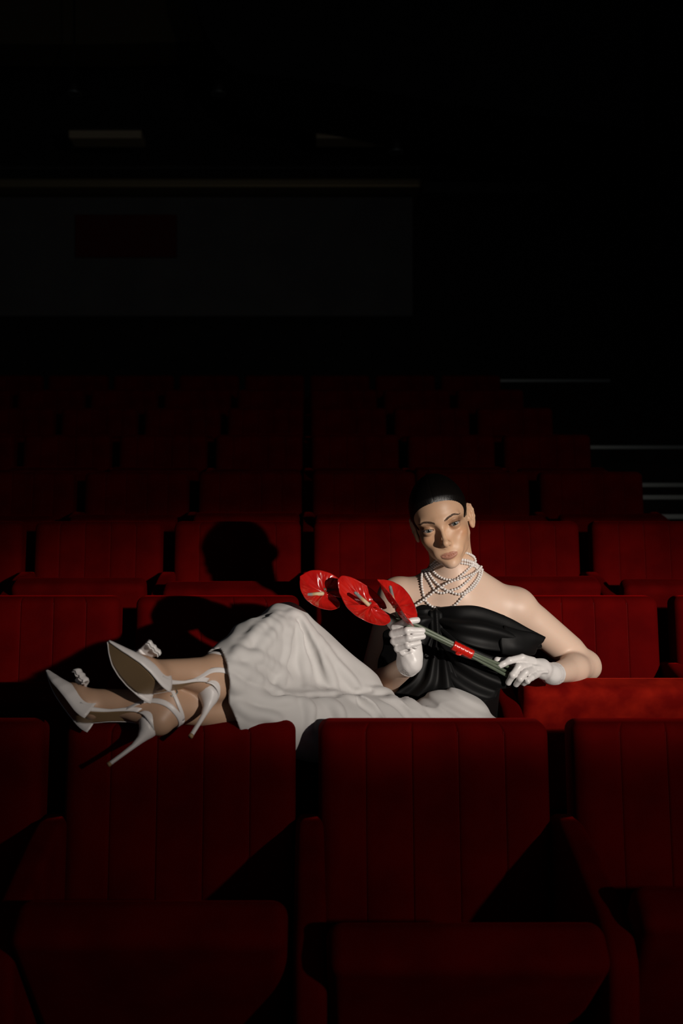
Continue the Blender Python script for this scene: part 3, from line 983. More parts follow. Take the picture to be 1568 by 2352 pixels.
# ------------------------------------------------------------------ clothes
# white wide-leg trousers
HEM_R = P(512, 1582, 2.005); HEM_L = P(528, 1640, 1.99)
trouser_base = [
    cone(HIPR, KNR, .095, .050, .03), cone(HIPL, KNL, .095, .066, .03),
    ell(PEL, (.160, .105, .115), TR, .05), cone(HIPR, HIPL, .09, .095, .03),
    cone(T(PEL, 0, 0, 0), T(PEL, 0, .01, .10), .11, .095, .04),
    # raised leg: knee, shin and the cloth hanging between
    cone(KNR, KNR * .5 + ANK['R'] * .5, .050, .055, .02), cone(KNR * .5 + ANK['R'] * .5, ANK['R'] + np.array([.004, -.002, -.004]), .055, .050, .02),
    cone(P(560, 1565, 2.03), P(520, 1600, 1.985), .040, .038, .03),
    tri(P(650, 1452, 2.235), P(560, 1575, 2.06), P(770, 1590, 2.26), .028, .05),
    tri(P(560, 1575, 2.06), P(770, 1590, 2.26), P(690, 1625, 2.17), .024, .05),
    tri(P(655, 1450, 2.24), P(800, 1590, 2.29), P(720, 1520, 2.21), .034, .05),
    # lower leg
    cone(KNL, P(620, 1652, 2.05), .066, .058, .02), cone(P(620, 1652, 2.05), HEM_L, .058, .046, .02),
    tri(KNL + np.array([0, 0, -.03]), P(600, 1670, 2.06), HIPL + np.array([0, 0, -.04]), .05, .04),
]
def fold(px, r=.006, k=.020, sink=.55, m='u'):
    a = np.array(px, float)
    c = catmull(a, 10)
    p = march(trouser_base, c[:, 0], c[:, 1], 1.7, 2.6)
    n = grad(trouser_base, p)
    p = p - n * (r * sink if m == 'u' else -r * .45)
    w = np.sin(np.linspace(.15, math.pi - .15, 10)) * r
    return [cone(p[i], p[i + 1], max(w[i], .0015), max(w[i + 1], .0015), k, m) for i in range(9)]
folds = []
for f, r in [([(640, 1408), (585, 1455), (520, 1528)], .005), ([(660, 1412), (605, 1480), (550, 1565)], .005), ([(672, 1410), (655, 1500), (640, 1585)], .005),
             ([(680, 1412), (700, 1500), (705, 1580)], .006), ([(690, 1415), (740, 1510), (770, 1582)], .006), ([(700, 1425), (770, 1520), (820, 1580)], .005),
             ([(545, 1500), (600, 1512), (660, 1550)], .004), ([(520, 1528), (575, 1548), (640, 1590)], .005), ([(520, 1555), (550, 1582), (610, 1600)], .004),
             ([(845, 1588), (900, 1600), (945, 1660)], .007), ([(870, 1592), (930, 1602), (985, 1660)], .007), ([(800, 1600), (850, 1620), (880, 1662)], .006),
             ([(740, 1602), (770, 1625), (785, 1665)], .005), ([(690, 1600), (710, 1630), (712, 1672)], .004), ([(960, 1605), (1030, 1600), (1100, 1650)], .006),
             ([(980, 1625), (1050, 1625), (1105, 1660)], .005), ([(560, 1605), (620, 1612), (680, 1604)], .004), ([(1000, 1590), (1060, 1600), (1112, 1645)], .005),
             ([(545, 1620), (590, 1640), (640, 1650)], .004), ([(935, 1612), (1000, 1640), (1040, 1665)], .005)]:
    folds += fold(f, r * .72)
for f, r in [([(880, 1606), (920, 1625), (955, 1665)], .006), ([(685, 1425), (722, 1510), (740, 1580)], .004),
             ([(820, 1605), (862, 1640), (868, 1668)], .004), ([(960, 1618), (1020, 1616), (1085, 1655)], .004)]:
    folds += fold(f, r * .7, .018, m='s')
folds += fold([(625, 1599), (690, 1596), (770, 1594), (850, 1588)], .007, .010, m='s')
# the legs' own hem openings
ankR = (HEM_R - P(590, 1500, 2.13)); ankR /= np.linalg.norm(ankR)
hem_nR = np.array([-.87, -.25, -.38]); hem_nR /= np.linalg.norm(hem_nR)
hem_nL = np.array([-.93, -.35, -.05]); hem_nL /= np.linalg.norm(hem_nL)
HPR, HPL = P(506, 1583, 1.985), P(520, 1640, 1.97)
def trouser_cut(d, p):
    hr = (p - HPR.astype(np.float32)) @ hem_nR.astype(np.float32)
    hl_ = (p - HPL.astype(np.float32)) @ hem_nL.astype(np.float32)
    rip = .0010 * np.sin(p[:, 2] * 90 + p[:, 1] * 60) + .0010 * np.sin(p[:, 0] * 130 + p[:, 2] * 70)
    d = d + rip
    inner = d + .006                                   # hollow near the hems
    sr = np.linalg.norm(p - HPR.astype(np.float32), axis=1) - .15; sl = np.linalg.norm(p - HPL.astype(np.float32), axis=1) - .15
    hollow = np.maximum(inner, np.minimum(np.maximum(-hr - .02, sr), np.maximum(-hl_ - .02, sl)))
    d = np.maximum(d, -hollow)
    d = np.maximum(d, -np.maximum(-hr, sr + .02))
    return np.maximum(d, -np.maximum(-hl_, sl + .02))
wst = T(PEL, 0, 0, .085)
def waist_cut(d, p):
    w_ = p - wst.astype(np.float32)
    return np.maximum(d, -np.maximum(-(w_ @ up_t.astype(np.float32)), np.linalg.norm(w_, axis=1) - .24))
hump = [ell(P(1030, 1652, 2.31), (.088, .07, .070), None, .03), ell(P(1085, 1672, 2.33), (.045, .06, .06), None, .03)]
def hip_folds(d, p):
    u = (p[:, 2] - CZ) * 1.0 + p[:, 0] * .42
    w_ = np.clip((p[:, 0] - .20) * 9, 0, 1) * np.clip((2.42 - p[:, 1]) * 20, 0, 1)
    return d + w_ * (.0024 * np.sin(u * 130 + 2.0 * np.sin(p[:, 0] * 21)) + .0009 * np.sin(u * 290 + p[:, 0] * 40))
hump.append(Op(hip_folds, PEL, 2, .001, 'x'))
tr_ops = trouser_base + folds + [Op(trouser_cut, PEL, 2, .001, 'x'), Op(waist_cut, PEL, 2, .001, 'x')] + hump
cs = np.array([o.c for o in trouser_base])
V, F = sdf_mesh(tr_ops, cs.min(0) - .3, cs.max(0) + .3, .0026, B=32, smooth=2)
o = attach(obj('trousers', np_mesh('trousers', V, F, M['white_trouser']))); o['label'] = 'white wide-leg trousers'

# black satin strapless top
bod_base = [
    ell(T(CH, 0, .003, .0), (.150, .098, .165), TR, .03),
    ell(T(CH, 0, .0, -.14), (.118, .088, .16), TR, .05),
    cone(T(CH, 0, .0, -.20), T(PEL, 0, .0, .03), .105, .120, .05),
    *[ell(T(CH, s * .068, -.066, -.012), (.064, .052, .066), TR, .03) for s in (1, -1)],
]
tp = P(1040, 1398, 2.44)
tn = up_t + fw * .25; tn = tn / np.linalg.norm(tn)
def bod_cut(d, p):
    q = (p - CH.astype(np.float32)) @ TR.astype(np.float32)
    d = d - .004 + .0035 * np.sin(q[:, 0] * 55 + q[:, 2] * 38 + 1.5 * np.sin(q[:, 2] * 25)) * np.clip((.05 - q[:, 2]) * 12, 0, 1)
    d = np.maximum(d, (p - tp.astype(np.float32)) @ tn.astype(np.float32))
    return d
bod_ops = bod_base + [Op(bod_cut, CH, 1, .001, 'x')]
V, F = sdf_mesh(bod_ops, CH - .45, CH + .45, .0028, B=32, smooth=2)
top = attach(obj('strapless_top', np_mesh('strapless_top', V, F, M['black_satin']))); top['label'] = 'black satin strapless top with a big bow'

# the draped bow: folded sheets with real thickness
def sheet(name, rows, nu=40, nv=22, fold_amp=.006, nf=3.0, ph=0.0, thick=.004, parent=None):
    """rows: lists of (px, py, distance) running across the sheet"""
    R_ = [catmull([P(*q) for q in r], nu) for r in rows]
    G = np.stack([catmull([R_[k][i] for k in range(len(rows))], nv) for i in range(nu)], 0)   # nu,nv,3
    du = np.gradient(G, axis=0); dv = np.gradient(G, axis=1)
    N = np.cross(du, dv); N /= np.linalg.norm(N, axis=2)[..., None] + 1e-9
    N *= np.sign(-N[..., 1:2] + 1e-9)                                     # towards the front
    u = np.linspace(0, 1, nu)[:, None]; v = np.linspace(0, 1, nv)[None, :]
    env = np.sin(math.pi * np.clip(v, 0.02, .98)) ** .5
    G = G + N * (fold_amp * np.sin(2 * math.pi * nf * v + ph + 1.2 * np.sin(3 * u)) * env)[..., None]
    A = G.reshape(-1, 3); B_ = (G - N * thick).reshape(-1, 3)
    V = np.vstack([A, B_]); n = nu * nv
    F = []
    I = lambda i, j: i * nv + j
    for i in range(nu - 1):
        for j in range(nv - 1):
            F.append((I(i, j), I(i + 1, j), I(i + 1, j + 1), I(i, j + 1)))
            F.append((I(i, j) + n, I(i, j + 1) + n, I(i + 1, j + 1) + n, I(i + 1, j) + n))
    rim = [I(i, 0) for i in range(nu)] + [I(nu - 1, j) for j in range(1, nv)] + [I(i, nv - 1) for i in range(nu - 2, -1, -1)] + [I(0, j) for j in range(nv - 2, 0, -1)]
    for a, b in zip(rim, rim[1:] + rim[:1]):
        F.append((a, a + n, b + n, b))
    o = obj(name, pmesh(name, V, F, M['black_satin']))
    o.parent = parent
    return o
# broad right loop sweeping out beside the arm
sheet('bow_loop', [[(998, 1396, 2.415), (1050, 1392, 2.385), (1100, 1394, 2.385), (1165, 1418, 2.40), (1215, 1445, 2.42), (1252, 1463, 2.43)],
                   [(998, 1418, 2.40), (1050, 1430, 2.355), (1110, 1440, 2.35), (1170, 1458, 2.37), (1215, 1475, 2.40), (1243, 1480, 2.425)],
                   [(1000, 1438, 2.40), (1050, 1470, 2.35), (1105, 1490, 2.345), (1160, 1497, 2.37), (1200, 1500, 2.40), (1226, 1503, 2.43)]], fold_amp=.007, nf=1.8, ph=.6, parent=top)
# folded-over end of the right loop
sheet('bow_flap', [[(1158, 1436, 2.378), (1190, 1446, 2.385), (1225, 1453, 2.40), (1252, 1464, 2.415)],
                   [(1150, 1470, 2.355), (1185, 1476, 2.362), (1218, 1482, 2.385), (1240, 1484, 2.41)],
                   [(1152, 1502, 2.362), (1182, 1505, 2.37), (1206, 1505, 2.39), (1226, 1504, 2.415)]], nu=24, nv=16, fold_amp=.003, nf=1.2, ph=.2, parent=top)
# left loop, partly behind the glove
sheet('bow_loop', [[(1000, 1400, 2.41), (975, 1397, 2.40), (945, 1402, 2.41), (905, 1425, 2.44)],
                   [(998, 1425, 2.395), (965, 1440, 2.37), (925, 1455, 2.39), (880, 1465, 2.43)],
                   [(996, 1460, 2.40), (962, 1515, 2.365), (915, 1552, 2.37), (866, 1548, 2.41)]], fold_amp=.007, nf=2.2, ph=2.0, parent=top)
# hanging tails
sheet('bow_tail', [[(1000, 1430, 2.395), (1050, 1470, 2.35), (1110, 1500, 2.345), (1165, 1520, 2.355), (1180, 1535, 2.37)],
                   [(1000, 1455, 2.39), (1040, 1515, 2.345), (1095, 1555, 2.33), (1145, 1575, 2.335), (1165, 1575, 2.35)],
                   [(1000, 1480, 2.39), (1020, 1560, 2.345), (1060, 1600, 2.33), (1100, 1613, 2.33), (1125, 1607, 2.34)]], fold_amp=.009, nf=2.4, ph=.3, parent=top)
sheet('bow_tail', [[(998, 1440, 2.39), (975, 1500, 2.36), (950, 1560, 2.345), (905, 1592, 2.345)],
                   [(1004, 1455, 2.385), (1005, 1520, 2.345), (1000, 1570, 2.33), (975, 1600, 2.335)],
                   [(1010, 1460, 2.385), (1040, 1530, 2.345), (1060, 1580, 2.33), (1070, 1605, 2.335)]], fold_amp=.008, nf=2.6, ph=1.1, parent=top)
# knot
ops = [cone(P(999, 1413, 2.40), P(1002, 1456, 2.385), .016, .015, .01)]
ops.append(Op(lambda d, p: d + .0018 * np.sin(p[:, 0] * 420 + 6 * p[:, 2]), P(1000, 1425, 2.39), .2, .001, 'x'))
V, F = sdf_mesh(ops, P(1000, 1425, 2.39) - .07, P(1000, 1425, 2.39) + .07, .002)
o = obj('bow_knot', np_mesh('bow_knot', V, F, M['black_satin'])); o.parent = top

# gloves
def glove(name, hd, wrist, elbow, n_cut, lab, wr):
    ops = hand_ops(hd, .0, .0026)
    ax = (elbow - wrist) / np.linalg.norm(elbow - wrist)
    ops.append(cone(wrist - ax * .01, wrist + ax * .03, .0245, .0265, .014))
    ops += wr
    cutp = wrist + ax * n_cut
    def cut(d, p):
        s_ = (p - cutp.astype(np.float32)) @ ax.astype(np.float32)
        w = .0003 * np.sin(p[:, 2] * 230 + p[:, 0] * 160 + 2 * np.sin(p[:, 0] * 110))
        d = d + w
        d = d - .0014 * np.exp(-((s_ + .002) / .002) ** 2)                 # stitched edge
        hollow = np.maximum(d + .0016, -(s_ + .025))
        return np.maximum(np.maximum(d, -hollow), s_)
    ops.append(Op(cut, wrist, 1, .001, 'x'))
    cs = np.array([o_.c for o_ in ops[:-1]])
    V, F = sdf_mesh(ops, cs.min(0) - .06, cs.max(0) + .06, .0011, B=32, smooth=2)
    o = attach(obj(name, np_mesh(name, V, F, M['glove']))); o['label'] = lab
    return o
wrR = [cone(P(918, 1470, 2.176 + .06), P(955, 1488, 2.176 + .06), .003, .003, .006), cone(P(921, 1500, 2.176 + .06), P(935, 1484, 2.170 + .06), .0035, .0025, .006), cone(P(935, 1484, 2.170 + .06), P(944, 1490, 2.172 + .06), .0025, .002, .006), cone(P(924, 1503, 2.178 + .06), P(943, 1497, 2.172 + .06), .0025, .002, .006)]
glove('glove', HANDR, WR, ER, .014, 'white satin glove of the raised hand holding flowers', wrR)
wrL = [cone(P(1232, 1545, 2.338), P(1256, 1543, 2.356), .0025, .0025, .006), cone(P(1225, 1530, 2.338), P(1262, 1540, 2.372), .0025, .002, .006)]
gl = glove('glove', HANDL, WL, EL, .012, 'white satin glove of the hand resting on the seat', wrL)
bm = bmesh.new(); bmesh.ops.create_uvsphere(bm, u_segments=20, v_segments=14, radius=.0042)
me = bpy.data.meshes.new('pearl_button'); bm.to_mesh(me); bm.free(); me.materials.append(M['pearl']); me.polygons.foreach_set('use_smooth', [True] * len(me.polygons))
o = obj('pearl_button', me); o.location = P(1249, 1525, 2.375); o.parent = gl

# ------------------------------------------------------------------ shoes
def sole_half(x):
    xs = [0, .012, .03, .06, .085, .12, .15, .175, .20, .222, .238]
    ws = [.010, .022, .027, .024, .021, .031, .037, .0345, .026, .013, .0015]
    return np.interp(x, xs, ws)
def sole_z(x, hh):
    t = np.clip((x - .03) / .105, 0, 1)
    s = t * t * (3 - 2 * t)
    return hh * (1 - s) * (1 - .12 * np.clip(1 - x / .03, 0, 1) * 0) + .004 + .010 * np.clip((x - .19) / .05, 0, 1) ** 2 + .0 * x
def grid_solid(name, G, Nrm, thick, material):
    nu, nv = G.shape[:2]
    A = G.reshape(-1, 3); B_ = (G + Nrm * thick).reshape(-1, 3)
    V = np.vstack([A, B_]); n = nu * nv
    I = lambda i, j: i * nv + j
    F = []
    for i in range(nu - 1):
        for j in range(nv - 1):
            F.append((I(i, j), I(i, j + 1), I(i + 1, j + 1), I(i + 1, j)))
            F.append((I(i, j) + n, I(i + 1, j) + n, I(i + 1, j + 1) + n, I(i, j + 1) + n))
    rim = [I(i, 0) for i in range(nu)] + [I(nu - 1, j) for j in range(1, nv)] + [I(i, nv - 1) for i in range(nu - 2, -1, -1)] + [I(0, j) for j in range(nv - 2, 0, -1)]
    for a, b in zip(rim, rim[1:] + rim[:1]):
        F.append((a, b, b + n, a + n))
    return pmesh(name, V, F, material)
def normals(G):
    N = np.cross(np.gradient(G, axis=0), np.gradient(G, axis=1)); return N / (np.linalg.norm(N, axis=2)[..., None] + 1e-9)

def shoe(side, lab):
    R_, o_, hh = SH[side]
    root = empty('shoe', (0, 0, 0)); root['label'] = lab
    root.matrix_world = Matrix([[*R_[i], o_[i]] for i in range(3)] + [[0, 0, 0, 1]])
    root.parent = PEO; root.matrix_parent_inverse = Matrix.Translation(-PEO.location)
    # sole
    xs = np.linspace(0, .238, 48); vs = np.linspace(-1, 1, 13)
    G = np.zeros((48, 13, 3))
    for i, x_ in enumerate(xs):
        w_ = sole_half(x_)
        G[i, :, 0] = x_; G[i, :, 1] = vs * w_; G[i, :, 2] = sole_z(x_, hh) + .003 * (1 - vs ** 2) * 0
    N = normals(G); N *= np.sign(N[..., 2:3])
    obj('sole', grid_solid('sole', G, N, .0035, M['sole']), root)
    # upper over the toes: from the pointed tip back to the open throat
    xs = np.linspace(.118, .2395, 34); ph = np.linspace(0, math.pi, 25)
    G = np.zeros((34, 25, 3))
    for i, x_ in enumerate(xs):
        w_ = sole_half(x_) + .0022
        hgt = np.interp(x_, [.118, .14, .165, .19, .215, .232, .2395], [.050, .046, .038, .029, .019, .010, .0045])
        z0 = sole_z(x_, hh)
        for j, a in enumerate(ph):
            back = -.0 if x_ > .13 else 0
            G[i, j] = (x_ - .024 * (1 - math.sin(a)) * np.clip((.150 - x_) / .03, 0, 1), -w_ * math.cos(a) * (1 if abs(math.cos(a)) > 0 else 1), z0 - .001 + hgt * math.sin(a) ** .8)
    N = normals(G); c = G.mean(1, keepdims=True); N *= np.sign(((G - c) * N).sum(2, keepdims=True))
    obj('vamp', grid_solid('vamp', G, -N, .0018, M['shoe']), root)
    # side strip running back along the arch
    for s in (1, -1):
        xs = np.linspace(.045, .125, 14)
        G = np.zeros((14, 4, 3))
        for i, x_ in enumerate(xs):
            for j, t in enumerate(np.linspace(0, 1, 4)):
                G[i, j] = (x_, s * (sole_half(x_) + .002 + .001 * t), sole_z(x_, hh) - .001 + t * np.interp(x_, [.045, .08, .125], [.016, .008, .017]))
        N = normals(G); N *= np.sign(N[..., 1:2] * s)
        obj('side_strip', grid_solid('side_strip', G, -N, .0018, M['shoe']), root)
    # heel counter
    A_ = np.linspace(-2.1, 2.1, 26)
    G = np.zeros((26, 10, 3))
    for i, a in enumerate(A_):
        for j, t in enumerate(np.linspace(0, 1, 10)):
            top_h = .052 * (1 - .62 * (abs(a) / 2.1) ** 1.6)
            bx = .029 - math.cos(a) * (.031 - .004 * t * math.cos(a)); by = math.sin(a) * (.0295 + .001 * t)
            G[i, j] = (bx - .002 * math.sin(t * math.pi), by, sole_z(max(bx, 0), hh) - .001 + t * top_h)
    N = normals(G); c = np.array([.03, 0, hh + .02]); N *= np.sign(((G - c) * N).sum(2, keepdims=True))
    obj('heel_counter', grid_solid('heel_counter', G, -N, .002, M['shoe']), root)
    # slim heel
    V, F = [], []
    prof = [(0, .0042, .0042, .006), (.006, .0040, .0042, .006), (.03, .0042, .0045, .0065), (.055, .0050, .0052, .0075), (.073, .0080, .0085, .0105), (.085, .014, .0145, .0160), (hh - .004, .0225, .022, .0235), (hh + .005, .0265, .0255, .0275)]
    sg = 18
    for z_, rx, ry, cx in prof:
        for a in np.linspace(0, 2 * math.pi, sg, endpoint=False):
            V.append((cx - .004 + rx * math.cos(a), ry * math.sin(a), z_))
    for i in range(len(prof) - 1):
        for j in range(sg):
            k = (j + 1) % sg
            F.append((i * sg + j, i * sg + k, (i + 1) * sg + k, (i + 1) * sg + j))
    F.append(tuple(reversed(range(sg)))); F.append(tuple((len(prof) - 1) * sg + j for j in range(sg)))
    hl_o = obj('stiletto_heel', pmesh('stiletto_heel', V, F, M['shoe']), root)
    V, F = lathe([(.0046, -.003), (.0048, 0), (.0045, .003)], 14)
    t_ = obj('heel_tip', pmesh('heel_tip', [(v[0] + .002, v[1], v[2]) for v in V], F, M['sole']), root)
    # straps: one over the instep from each side of the counter, one round the ankle
    def strap(path, w, nrm):
        c = catmull(path, 30)
        V, F = tube(c, w, 10, flat=(.20, 1.0), up=nrm)
        return obj('strap', pmesh('strap', V, F, M['shoe']), root)
    c0 = np.array([.032, 0, hh + .062])
    def ring(pts_, w):
        c = catmull(pts_, 40)
        wc = np.array([S(side, *q_) for q_ in c])
        fl = (feet[:7] + legs[:2]) if side == 'R' else (feet[7:] + legs[2:])
        for _ in range(12):
            d_ = ev(fl, wc); d_ = np.where(d_ < .016, d_, .0012)
            wc = wc - grad(fl, wc) * np.clip(d_ - .0012, -.006, .004)[:, None]
        c = (wc - o_) @ R_
        n_ = c - (c0 + np.array([0, 0, 0])); n_[:, 2] *= .25; n_ /= np.linalg.norm(n_, axis=1)[:, None]
        V, F = tube(c, w, 10, flat=(.22, 1.0), up=n_)
        return obj('strap', pmesh('strap', V, F, M['shoe']), root)
    ring([(.066, -.026, sole_z(.066, hh) + .004), (.052, -.033, hh + .022), (.026, -.036, hh + .046), (.0, -.025, hh + .055), (-.0085, 0, hh + .058), (.0, .025, hh + .055), (.026, .036, hh + .046), (.052, .033, hh + .022), (.066, .026, sole_z(.066, hh) + .004)], .0056)
    ring([(-.006, 0, hh + .064), (.004, .026, hh + .066), (.032, .037, hh + .070), (.060, .025, hh + .074), (.069, 0, hh + .076), (.060, -.025, hh + .074), (.032, -.037, hh + .070), (.004, -.026, hh + .066), (-.006, 0, hh + .064)], .0038)
    # buckle and the loose end of the strap
    V, F = tube(catmull([(.026, .040, hh + .064), (.040, .041, hh + .064), (.041, .041, hh + .078), (.026, .040, hh + .078), (.026, .040, hh + .064)], 24), .0012, 8, caps=False)
    obj('buckle', pmesh('buckle', V, F, M['alu']), root)
    # flat double bow across the toe
    bz = sole_z(.175, hh) + .040
    bw = obj('bow', box_mesh('bow', (.158, -.009, bz), (.186, .009, bz + .012), M['bow_crystal'], .003), root)
    for s in (1, -1):
        G = np.zeros((18, 9, 3))
        for i, t in enumerate(np.linspace(0, 1, 18)):
            for j, v_ in enumerate(np.linspace(-1, 1, 9)):
                G[i, j] = (.172 + v_ * (.013 + .004 * t), s * (.006 + .030 * math.sin(t * math.pi * .5)) if t <= 1 else 0, bz + .004 + .010 * math.sin(t * math.pi) + .002 * math.cos(v_ * 9) * t)
        N = normals(G); N *= np.sign(N[..., 2:3])
        obj('bow_loop', grid_solid('bow_loop', G, N, .004, M['bow_crystal']), bw)
        G2 = G.copy(); G2[..., 2] -= .009 * np.sin(np.linspace(0, 1, 18) * math.pi * .9)[:, None]; G2[..., 1] *= .93
        obj('bow_loop', grid_solid('bow_loop', G2, N, .003, M['bow_crystal']), bw)
    return root
shoe('R', 'white pointed slingback stiletto with bow on raised foot')
shoe('L', 'white pointed slingback stiletto with bow on lower foot')

# ------------------------------------------------------------------ pearl necklace
neck_ops = neck + torso + arms[:2] + [arms[5]]
def zz(a): return [(860 + x_ / 5.2267, 1055 + y_ / 5.2267) for x_, y_ in a]
STR = [
    zz([(690, 1270), (705, 1330), (760, 1390), (830, 1430), (900, 1445), (975, 1440), (1040, 1390), (1100, 1335), (1160, 1275), (1195, 1225), (1180, 1180)]),
    zz([(615, 1340), (625, 1395), (670, 1475), (710, 1550), (770, 1600), (840, 1605), (920, 1575), (1010, 1545), (1090, 1480), (1150, 1420), (1205, 1345), (1215, 1270)]),
    zz([(650, 1345), (690, 1420), (750, 1490), (800, 1530), (860, 1570), (930, 1600), (1000, 1620), (1060, 1610), (1120, 1560), (1180, 1490), (1235, 1400), (1245, 1300)]),
    zz([(585, 1350), (570, 1430), (570, 1520), (585, 1610), (610, 1690), (660, 1745), (740, 1790), (830, 1800), (910, 1780), (980, 1735), (1040, 1665), (1090, 1610), (1150, 1570), (1210, 1500), (1265, 1400), (1280, 1310)]),
    zz([(505, 1750), (580, 1700), (660, 1645), (740, 1590), (810, 1545), (880, 1495), (960, 1455), (1040, 1430), (1120, 1395), (1180, 1360), (1240, 1310)]),
]
nk = tag(empty('pearl_necklace', tuple(NB)), 'layered white pearl necklace crossing over her bare neck and chest', 'necklace')
PR = .0036
bm = bmesh.new(); bmesh.ops.create_icosphere(bm, subdivisions=2, radius=PR)
pearl = bpy.data.meshes.new('pearl'); bm.to_mesh(pearl); bm.free(); pearl.materials.append(M['pearl']); pearl.polygons.foreach_set('use_smooth', [True] * len(pearl.polygons))
n_ax = H(2, 26, -52) - T(NB, .002, .012, -.01); n_ax /= np.linalg.norm(n_ax)
def behind(p0, p1, n=14):
    """carry a strand round the back of the neck from p1 back to p0"""
    c = T(NB, .002, .014, -.005)
    out = []
    a0 = p1 - c; a1 = p0 - c
    h0, h1 = a0 @ n_ax, a1 @ n_ax
    e1 = a0 - n_ax * h0; r0 = np.linalg.norm(e1); e1 /= r0
    e2 = np.cross(n_ax, e1)
    b = a1 - n_ax * h1; r1 = np.linalg.norm(b)
    ang = math.atan2(b @ e2, b @ e1)
    if ang < 0: ang += 2 * math.pi
    mid = math.cos(ang / 2) * e1 + math.sin(ang / 2) * e2
    if mid @ fw < 0: ang = ang - 2 * math.pi
    for t in np.linspace(0, 1, n)[1:-1]:
        a = ang * t
        r = .062 + (max(r0, .062) - .062) * max(0, 1 - 5 * t) + (max(r1, .062) - .062) * max(0, 5 * t - 4)
        hh = h0 * (1 - t) + h1 * t + .030 * math.sin(math.pi * t)
        out.append(c + n_ax * hh + r * (math.cos(a) * e1 + math.sin(a) * e2))
    out = np.array(out)
    for _ in range(25):
        d = ev(neck_ops, out); out = out - grad(neck_ops, out) * (np.clip(d - PR, -.01, .004))[:, None]
    return out
k_off = [0, .0, .0008, .0003, .0065]
for si, st_ in enumerate(STR):
    c2 = catmull(np.array(st_), 60)
    p = march(neck_ops, c2[:, 0], c2[:, 1], 2.2, 2.75)
    hit = np.abs(ev(neck_ops, p)) < .003
    p = p[hit]
    g = grad(neck_ops, p)
    p = p + g * (PR * .95 + k_off[si])
    if si != 4: p = np.vstack([p, behind(p[0], p[-1])])
    p = catmull(p, 600) if si == 4 else catmull(np.vstack([p, p[:1]]), 800)
    L = np.r_[0, np.cumsum(np.linalg.norm(np.diff(p, axis=0), axis=1))]
    n = int(L[-1] / (PR * 2.02))
    P_ = np.stack([np.interp(np.linspace(0, L[-1], n, endpoint=si == 4), L, p[:, i]) for i in range(3)], 1)
    V, F = tube(P_ if si == 4 else np.vstack([P_, P_[:1]]), .0006, 6)
    so = obj('pearl_strand', pmesh('pearl_strand', V, F, M['thread']), nk)
    so.matrix_parent_inverse = Matrix.Translation(-nk.location)
    for q_ in P_:
        o = obj('pearl', pearl, so); o.location = q_; o.rotation_euler = tuple(rng.uniform(0, 3, 3))

# ------------------------------------------------------------------ anthuriums
def heart(u, v):
    """flat heart: returns (along axis, across) for radius fraction u and angle v; v=0 is the pointed tip, v=±pi the notch"""
    a = abs(v)
    r = np.interp(a, [0, .12, .35, .8, 1.3, 1.8, 2.3, 2.7, 2.95, 3.08, math.pi], [1.06, .98, .90, .80, .76, .77, .80, .76, .60, .36, .10])
    return r
def spathe(name, N0, TIP, LA, LB, cup, parent, curlA=0.0, curlB=0.0, seed=0):
    """N0 notch (where the spadix starts), TIP pointed end, LA / LB middle of the two back lobes: photo points with distance"""
    N0, TIP, LA, LB = [np.asarray(a, float) for a in (N0, TIP, LA, LB)]
    e = TIP - N0
    nu, nv = 26, 97
    V = []
    nrm = np.cross(e, LA - LB); nrm /= np.linalg.norm(nrm)
    if nrm[1] > 0: nrm = -nrm
    rs = np.random.default_rng(seed)
    wob = rs.uniform(0, 6, 3)
    for side in (0,):
        for i in range(nu):
            f = i / (nu - 1)
            for j in range(nv):
                a = -math.pi + 2 * math.pi * j / (nv - 1)
                r = heart(1, a) * f
                # local: x along the axis to the tip, y across
                x_ = r * math.cos(a); y_ = r * math.sin(a)
                lob = LA if a > 0 else LB
                # affine on each half: tip direction and lobe direction (lobe sits at x=-.38, y=.67)
                w_ = (lob - N0 + .38 * e) / .67
                base = N0 + e * x_ + w_ * abs(y_)
                sc = np.linalg.norm(e)
                # veins: curved grooves leaving the notch, blisters between
                vv_ = math.sin(abs(a) * 8.5 - f * 3.0 + wob[0])
                vein = 1.5 * vv_ * math.sin(math.pi * f ** .8) ** .8 + .9 * math.sin(abs(a) * 30) * math.exp(-((f - .78) / .12) ** 2)
                mid = -math.exp(-((a) / .10) ** 2) * .6
                h = .028 * sc * vein + .03 * sc * mid
                h += cup * sc * (f ** 2.2) + .018 * sc * math.sin(3 * a + wob[1]) * f ** 3
                h += (curlA if a > 0 else curlB) * sc * max(0, f - .45) ** 2 * max(0, math.sin(abs(a)) - .2)
                h += .05 * sc * math.exp(-(f / .18) ** 2)
                V.append(base + nrm * h)
    V = np.array(V)
    G = V.reshape(nu, nv, 3)
    N = np.repeat(nrm[None, None], nu, 0).repeat(nv, 1)
    me = grid_solid(name, G, -N, .0016, M['spathe'])
    return obj(name, me, parent), nrm
m = M['spadix'] = mat('spadix', (.7, .5, .2), .55)
tc = nd(m, 'ShaderNodeTexCoord'); sp = nd(m, 'ShaderNodeSeparateXYZ'); lk(m, tc.outputs['Object'], sp.inputs[0])
mr_ = nd(m, 'ShaderNodeMapRange'); mr_.inputs['From Max'].default_value = .050; lk(m, sp.outputs[2], mr_.inputs['Value'])
rp = nd(m, 'ShaderNodeValToRGB'); lk(m, mr_.outputs[0], rp.inputs['Fac'])
e_ = rp.color_ramp.elements
e_[0].position = 0; e_[0].color = (.62, .50, .32, 1); e_[1].position = 1; e_[1].color = (.17, .20, .20, 1)
a_ = e_.new(.40); a_.color = (.56, .45, .27, 1); a_ = e_.new(.60); a_.color = (.40, .27, .12, 1); a_ = e_.new(.72); a_.color = (.22, .22, .20, 1)
